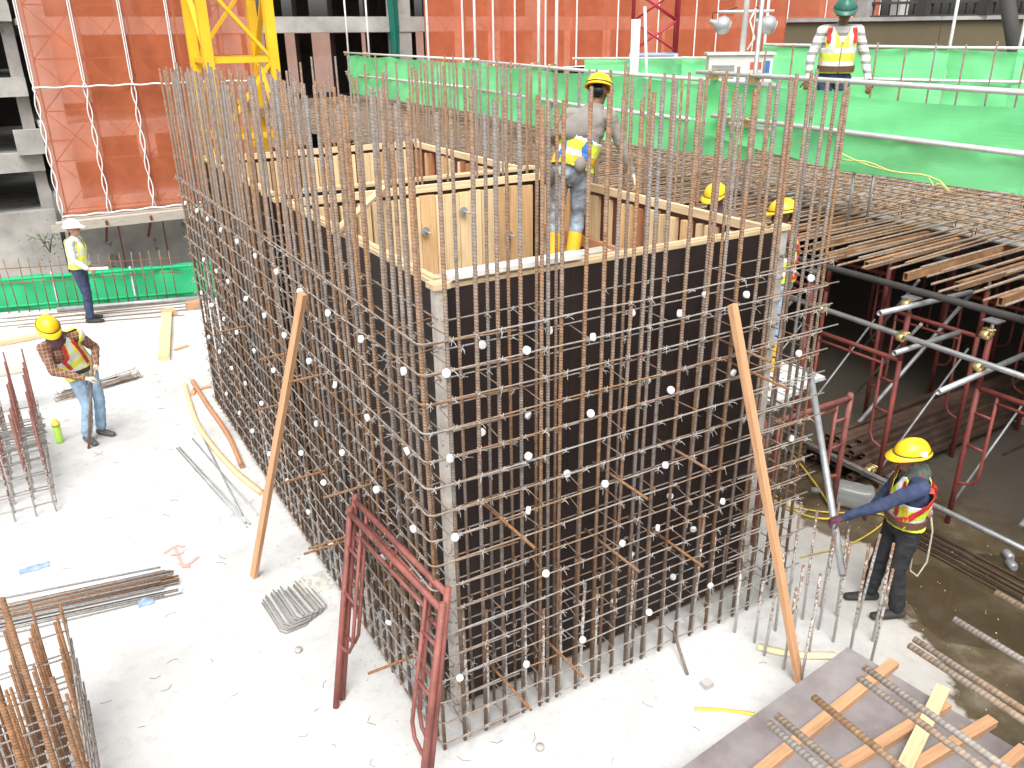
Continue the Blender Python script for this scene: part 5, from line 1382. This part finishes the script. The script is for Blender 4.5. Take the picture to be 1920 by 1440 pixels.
for k, (a, b_) in enumerate((((-.72, 5.86), (-.44, 3.62)), ((-.69, 5.84), (-.40, 3.66)), ((-.50, 6.02), (-.28, 3.80)), ((-.38, 5.95), (-.43, 3.70)))):
    put(MB().tube((*a, .010+.012*(k % 2)), (*b_, .010+.012*(k % 2)), .0095, 6), 'loose_bar', 'galv_dull', (*a, 0), ('leftmost thin grey bar lying loose on the slab left of the cage', 'thin grey loose bar close beside the leftmost one on the slab', 'rightmost thin grey bar lying loose on the slab left of the cage', 'thin grey loose bar crossing two others on the slab left of the cage')[k], 'rebar', 'loose grey bars on the slab')
# bottle
bo = thing('water_bottle', 'lime green plastic water bottle standing on the pale slab', 'bottle', (-1.93, 6.81, 0))
MB().lathe((-1.93, 6.81, .002), (0, 0, 1), [(0, .042), (.02, .046), (.20, .046), (.23, .035)], 18).build('bottle_body', 'bottle_green', bo)
MB().lathe((-1.93, 6.81, .232), (0, 0, 1), [(0, .05), (.04, .05), (.055, .03), (.085, .03), (.09, .0)], 18).build('cap', 'tape_yellow', bo)
# rags, bag, marks
def crumple(name, c, sx, sy, h_, mat, label, cat, seed):
    q = MB(); c = V(c)
    def P(u_, v_):
        x, y = (u_-.5)*2*sx, (v_-.5)*2*sy; e = max(0, 1-(abs(u_-.5)*2)**2)*max(0, 1-(abs(v_-.5)*2)**2)
        n_ = mnoise.noise(V((x*18+seed, y*18, seed))); return c+V((x*(1+.25*mnoise.noise(V((y*20, seed, 1)))), y*(1+.3*mnoise.noise(V((x*20, seed, 5)))), .006+h_*e*(.55+.9*n_) if e > 0 else .006))
    q.grid(P, 14, 12); return put(q, name, mat, tuple(c), label, cat)
crumple('rag', (-2.35, 3.99, 0), .13, .05, .03, 'blue_rag', 'pale blue rag on the slab near the left cages', 'rag', 3)
crumple('rag', (-1.52, 2.88, 0), .07, .05, .05, 'blue_rag', 'small crumpled dark blue rag beside the bar bundle', 'rag', 8)
crumple('plastic_bag', (-.18, 2.36, 0), .16, .15, .07, 'bag_plastic', 'crumpled translucent plastic bag at the foot of the cage', 'plastic bag', 5)
mk = MB()
def stroke(a, b_, w_=.035):
    zk = .004+.0012*(len(mk.f)); a, b_ = V((*a, zk)), V((*b_, zk)); s = (b_-a).cross(V((0, 0, 1))).normalized()*w_/2; i0 = len(mk.v); mk.v += [a-s, a+s, b_+s, b_-s]; mk.face((i0, i0+1, i0+2, i0+3))
for a, b_ in (((-1.14, 3.66), (-1.13, 3.24)), ((-1.145, 3.67), (-1.25, 3.58)), ((-1.13, 3.67), (-1.05, 3.60)), ((-1.13, 3.24), (-.97, 3.36)), ((-1.2, 3.52), (-1.08, 3.50)), ((-1.16, 3.34), (-1.08, 3.22))): stroke(a, b_)
o = mk.build('paint_mark', 'paint_red'); tag(o, 'red spray paint arrow mark on the pale slab', 'paint mark')
strip3([(2.67, -.38, .002), (2.85, -.60, .002), (3.12, -.78, .002)], .06, .03, 'foam', 'cream foam strip lying by the starter bars')
strip3([(1.78, -.61, .002), (1.95, -.73, .002), (2.12, -.88, .002)], .03, .008, 'tape_yellow', 'thin yellow strip on the slab before the cage')
put(MB().tube((2.09, .0, .16), (1.97, -.32, .012), .013, 8), 'loose_bar', 'bar_big', (1.97, -.3, 0), 'short dark bar leaning at the foot of the front cage face', 'rebar')
# small debris
dm = MB()
for k in range(300):
    if k < 300: x, y = random.uniform(-2.6, 2.6), random.uniform(-1.2, 10)
    else: x, y = random.uniform(1.0, 5.4), random.uniform(-2, .9)
    if x > -.1 and y > -.1 and x < 3.45: continue
    a = random.uniform(0, 6.3); l_ = random.uniform(.015, .06); c = V((x, y, .006)); d = V((math.cos(a), math.sin(a), 0))*l_; n_ = V((-d.y, d.x, 0))*random.uniform(-.8, .8)
    dm.path([c-d, c+n_, c+d], .0016, 3)
tag(dm.build('wire_scrap', 'dark_steel'), 'scattered scraps of tie wire on the slab', 'wire scraps', kind='stuff')
gm = MB()
for k in range(900):
    if k < 350: x, y = random.gauss(-.12, .14), random.uniform(-.2, 7)
    elif k < 600: x, y = random.uniform(0, 3.5), random.gauss(-.16, .14)
    else: x, y = random.uniform(2.3, 6), random.uniform(-2.2, 1)
    if x > 0 and y > .0 and x < 3.4: continue
    s = random.uniform(.002, .009); gm.ball((x, y, s*.5), s, 1, random.uniform(.6, 1.2), .7, 5, 3)
tag(gm.build('concrete_crumb', 'crumb'), 'loose concrete crumbs around the foot of the cage', 'crumbs', kind='stuff')
for k, (x, y) in enumerate(((2.02, -.48), (.6, -.32), (-.55, 1.55))):
    put(MB().lathe((x, y, .001), (0, 0, 1), [(0, .032), (.025, .03), (.028, .0)], 10) if k else MB().box((x-.04, y-.035, .001), (x+.04, y+.035, .045)), 'concrete_block', 'cement', (x, y, 0), ('small concrete spacer block on the slab before the cage', 'flat concrete lump at the front foot of the cage', 'round concrete lump left of the cage foot')[k], 'concrete block')
# ---- slab edge at the back left: upright bars and green barrier
eb = MB()
e0, e1 = V((-4.6, 13.9, 0)), V((.62, 12.15, 0)); ed = (e1-e0).normalized()
er_ = thing('edge_bar_row', 'row of upright rusty bars along the back edge of the slab', 'rebar row', e0.lerp(e1, .5))
mesh_e = bar_mesh('upright_bar', 1.0, .011, 'bar_big', 6)
for k in range(32):
    p = e0+ed*(k*.172); o = inst('upright_bar', mesh_e, er_, p); o.rotation_euler = (random.gauss(0, .02), random.gauss(0, .02), 0)
for z in (.55, .82): MB().tube(e0+V((0, 0, z)), e1+V((0, 0, z+.02)), .009, 6).build('rail_bar', 'bar_rust', er_)
nb = V((ed.y*-1, ed.x, 0)); nb = nb if nb.y > 0 else -nb
B5 = thing('green_barrier', 'green mesh barrier beyond the slab edge behind the white helmet', 'safety barrier', (-2, 14.5, -1))
g0, g1 = e0+nb*.55, e1+nb*.55+ed*.8
MB().grid(lambda u_, v_: g0.lerp(g1, u_)+nb*(.05*math.sin(u_*26+v_*3)+.04*math.sin(u_*60))+V((0, 0, -.75+(1.24+.12*u_)*v_)), 60, 10).build('mesh_sheet', 'net_green_dark', B5)
for z in (.47, -.05): MB().tube(g0+V((0, 0, z))-nb*.08, g1+V((0, 0, z+.10))-nb*.08, .028, 8).build('rail', 'net_green_dark', B5)
for k in range(5): p = g0.lerp(g1, .05+.22*k); MB().tube(p+V((0, 0, -5)), p+V((0, 0, .6)), .025, 8).build('post', 'galv_dull', B5)
put(MB().tube((-1.55, 12.72, .05), (1.0, 12.0, .05), .045, 12), 'grey_conduit', 'galv_dull', (-1, 12.6, 0), 'grey conduit pipe lying along the back slab edge', 'pipe')
for k in range(7):
    y = 11.7+.13*k; put(MB().tube((-2.8+random.uniform(0, .8), y+.42, .012), (.7+random.uniform(-.3, .2), y-.38+random.uniform(-.1, .1), .014), .009, 5), 'loose_bar', 'bar_tie', (-1, y, 0), 'thin rusty bar lying along the back of the pale slab', 'rebar', 'bars along the back slab edge')
# ---- clutter on the wet side
jc = thing('jerry_can', 'translucent grey plastic can lying on the wet ground', 'plastic can', (5.1, .66, 0))
q = MB(); q.ball((0, 0, 0), 1, 1, 1, 1, 20, 14)
for i_, v_ in enumerate(q.v):
    se = lambda a: math.copysign(abs(a)**.45, a)
    v2 = V((se(v_.x)*.23, se(v_.y)*.12, se(v_.z)*.12)); v2 += V((0, 0, .012*math.sin(v2.x*40))); q.v[i_] = Matrix.Rotation(R_(-52), 3, 'Z') @ v2+V((5.12, .68, .14))
q.build('can_body', 'clear_plastic', jc)
MB().tube((4.93, .92, .13), (4.87, .99, .13), .03, 10).build('can_neck', 'clear_plastic', jc)
q = MB().lathe((5.62, .42, .08), (.8, -.6, 0), [(0, .07), (.02, .078), (.2, .078), (.24, .05), (.27, .05)], 14); put(q, 'plastic_jar', 'clear_plastic', (5.62, .5, 0), 'clear plastic jar lying behind the navy shirted worker', 'jar')
q = MB(); q.path(curve([(5.55, 1.9, .02), (5.1, 1.1, .05), (4.86, .7, .02), (4.70, .62, .02), (4.55, .85, .015), (4.62, 1.3, .015)], 8), .012, 6); put(q, 'yellow_hose', 'hose_yellow', (5, 1, 0), 'yellow hose looping over the ground at the right end of the cage', 'hose')
q = MB(); q.path(curve([(4.4, 1.25, .015), (4.75, .75, .02), (5.25, .35, .02), (4.6, .2, .015), (3.95, .30, .015)], 8), .008, 6); put(q, 'yellow_twine', 'hose_yellow', (4.6, .7, 0), 'thin yellow cord lying near the translucent can', 'cord')
for k in range(9):
    put(MB().tube((5.05+.045*k, .1+.02*k, .012+.01*(k % 2)), (5.02+.045*k+random.uniform(-.05, .05), -2.2, .012), .008, 5), 'loose_bar', 'rust_dark', (5.2, -.5, 0), 'dark bar lying in the wet beside the navy shirted worker', 'rebar', 'dark bars in the wet')
for k, (x, y) in enumerate(((5.5, -.82), (5.62, -.72))):
    put(MB().lathe((x, y, .03), (.5, .8, 0), [(-.06, .03), (-.03, .045), (.04, .045), (.07, .02)], 10), 'steel_fitting', 'galv_dull', (x, y, 0), ('nearer', 'farther')[k]+' of two small grey steel fittings on the wet ground at the right edge', 'fitting', 'fittings on the wet ground')
# ground bars in the shade right of the cage
for k in range(14):
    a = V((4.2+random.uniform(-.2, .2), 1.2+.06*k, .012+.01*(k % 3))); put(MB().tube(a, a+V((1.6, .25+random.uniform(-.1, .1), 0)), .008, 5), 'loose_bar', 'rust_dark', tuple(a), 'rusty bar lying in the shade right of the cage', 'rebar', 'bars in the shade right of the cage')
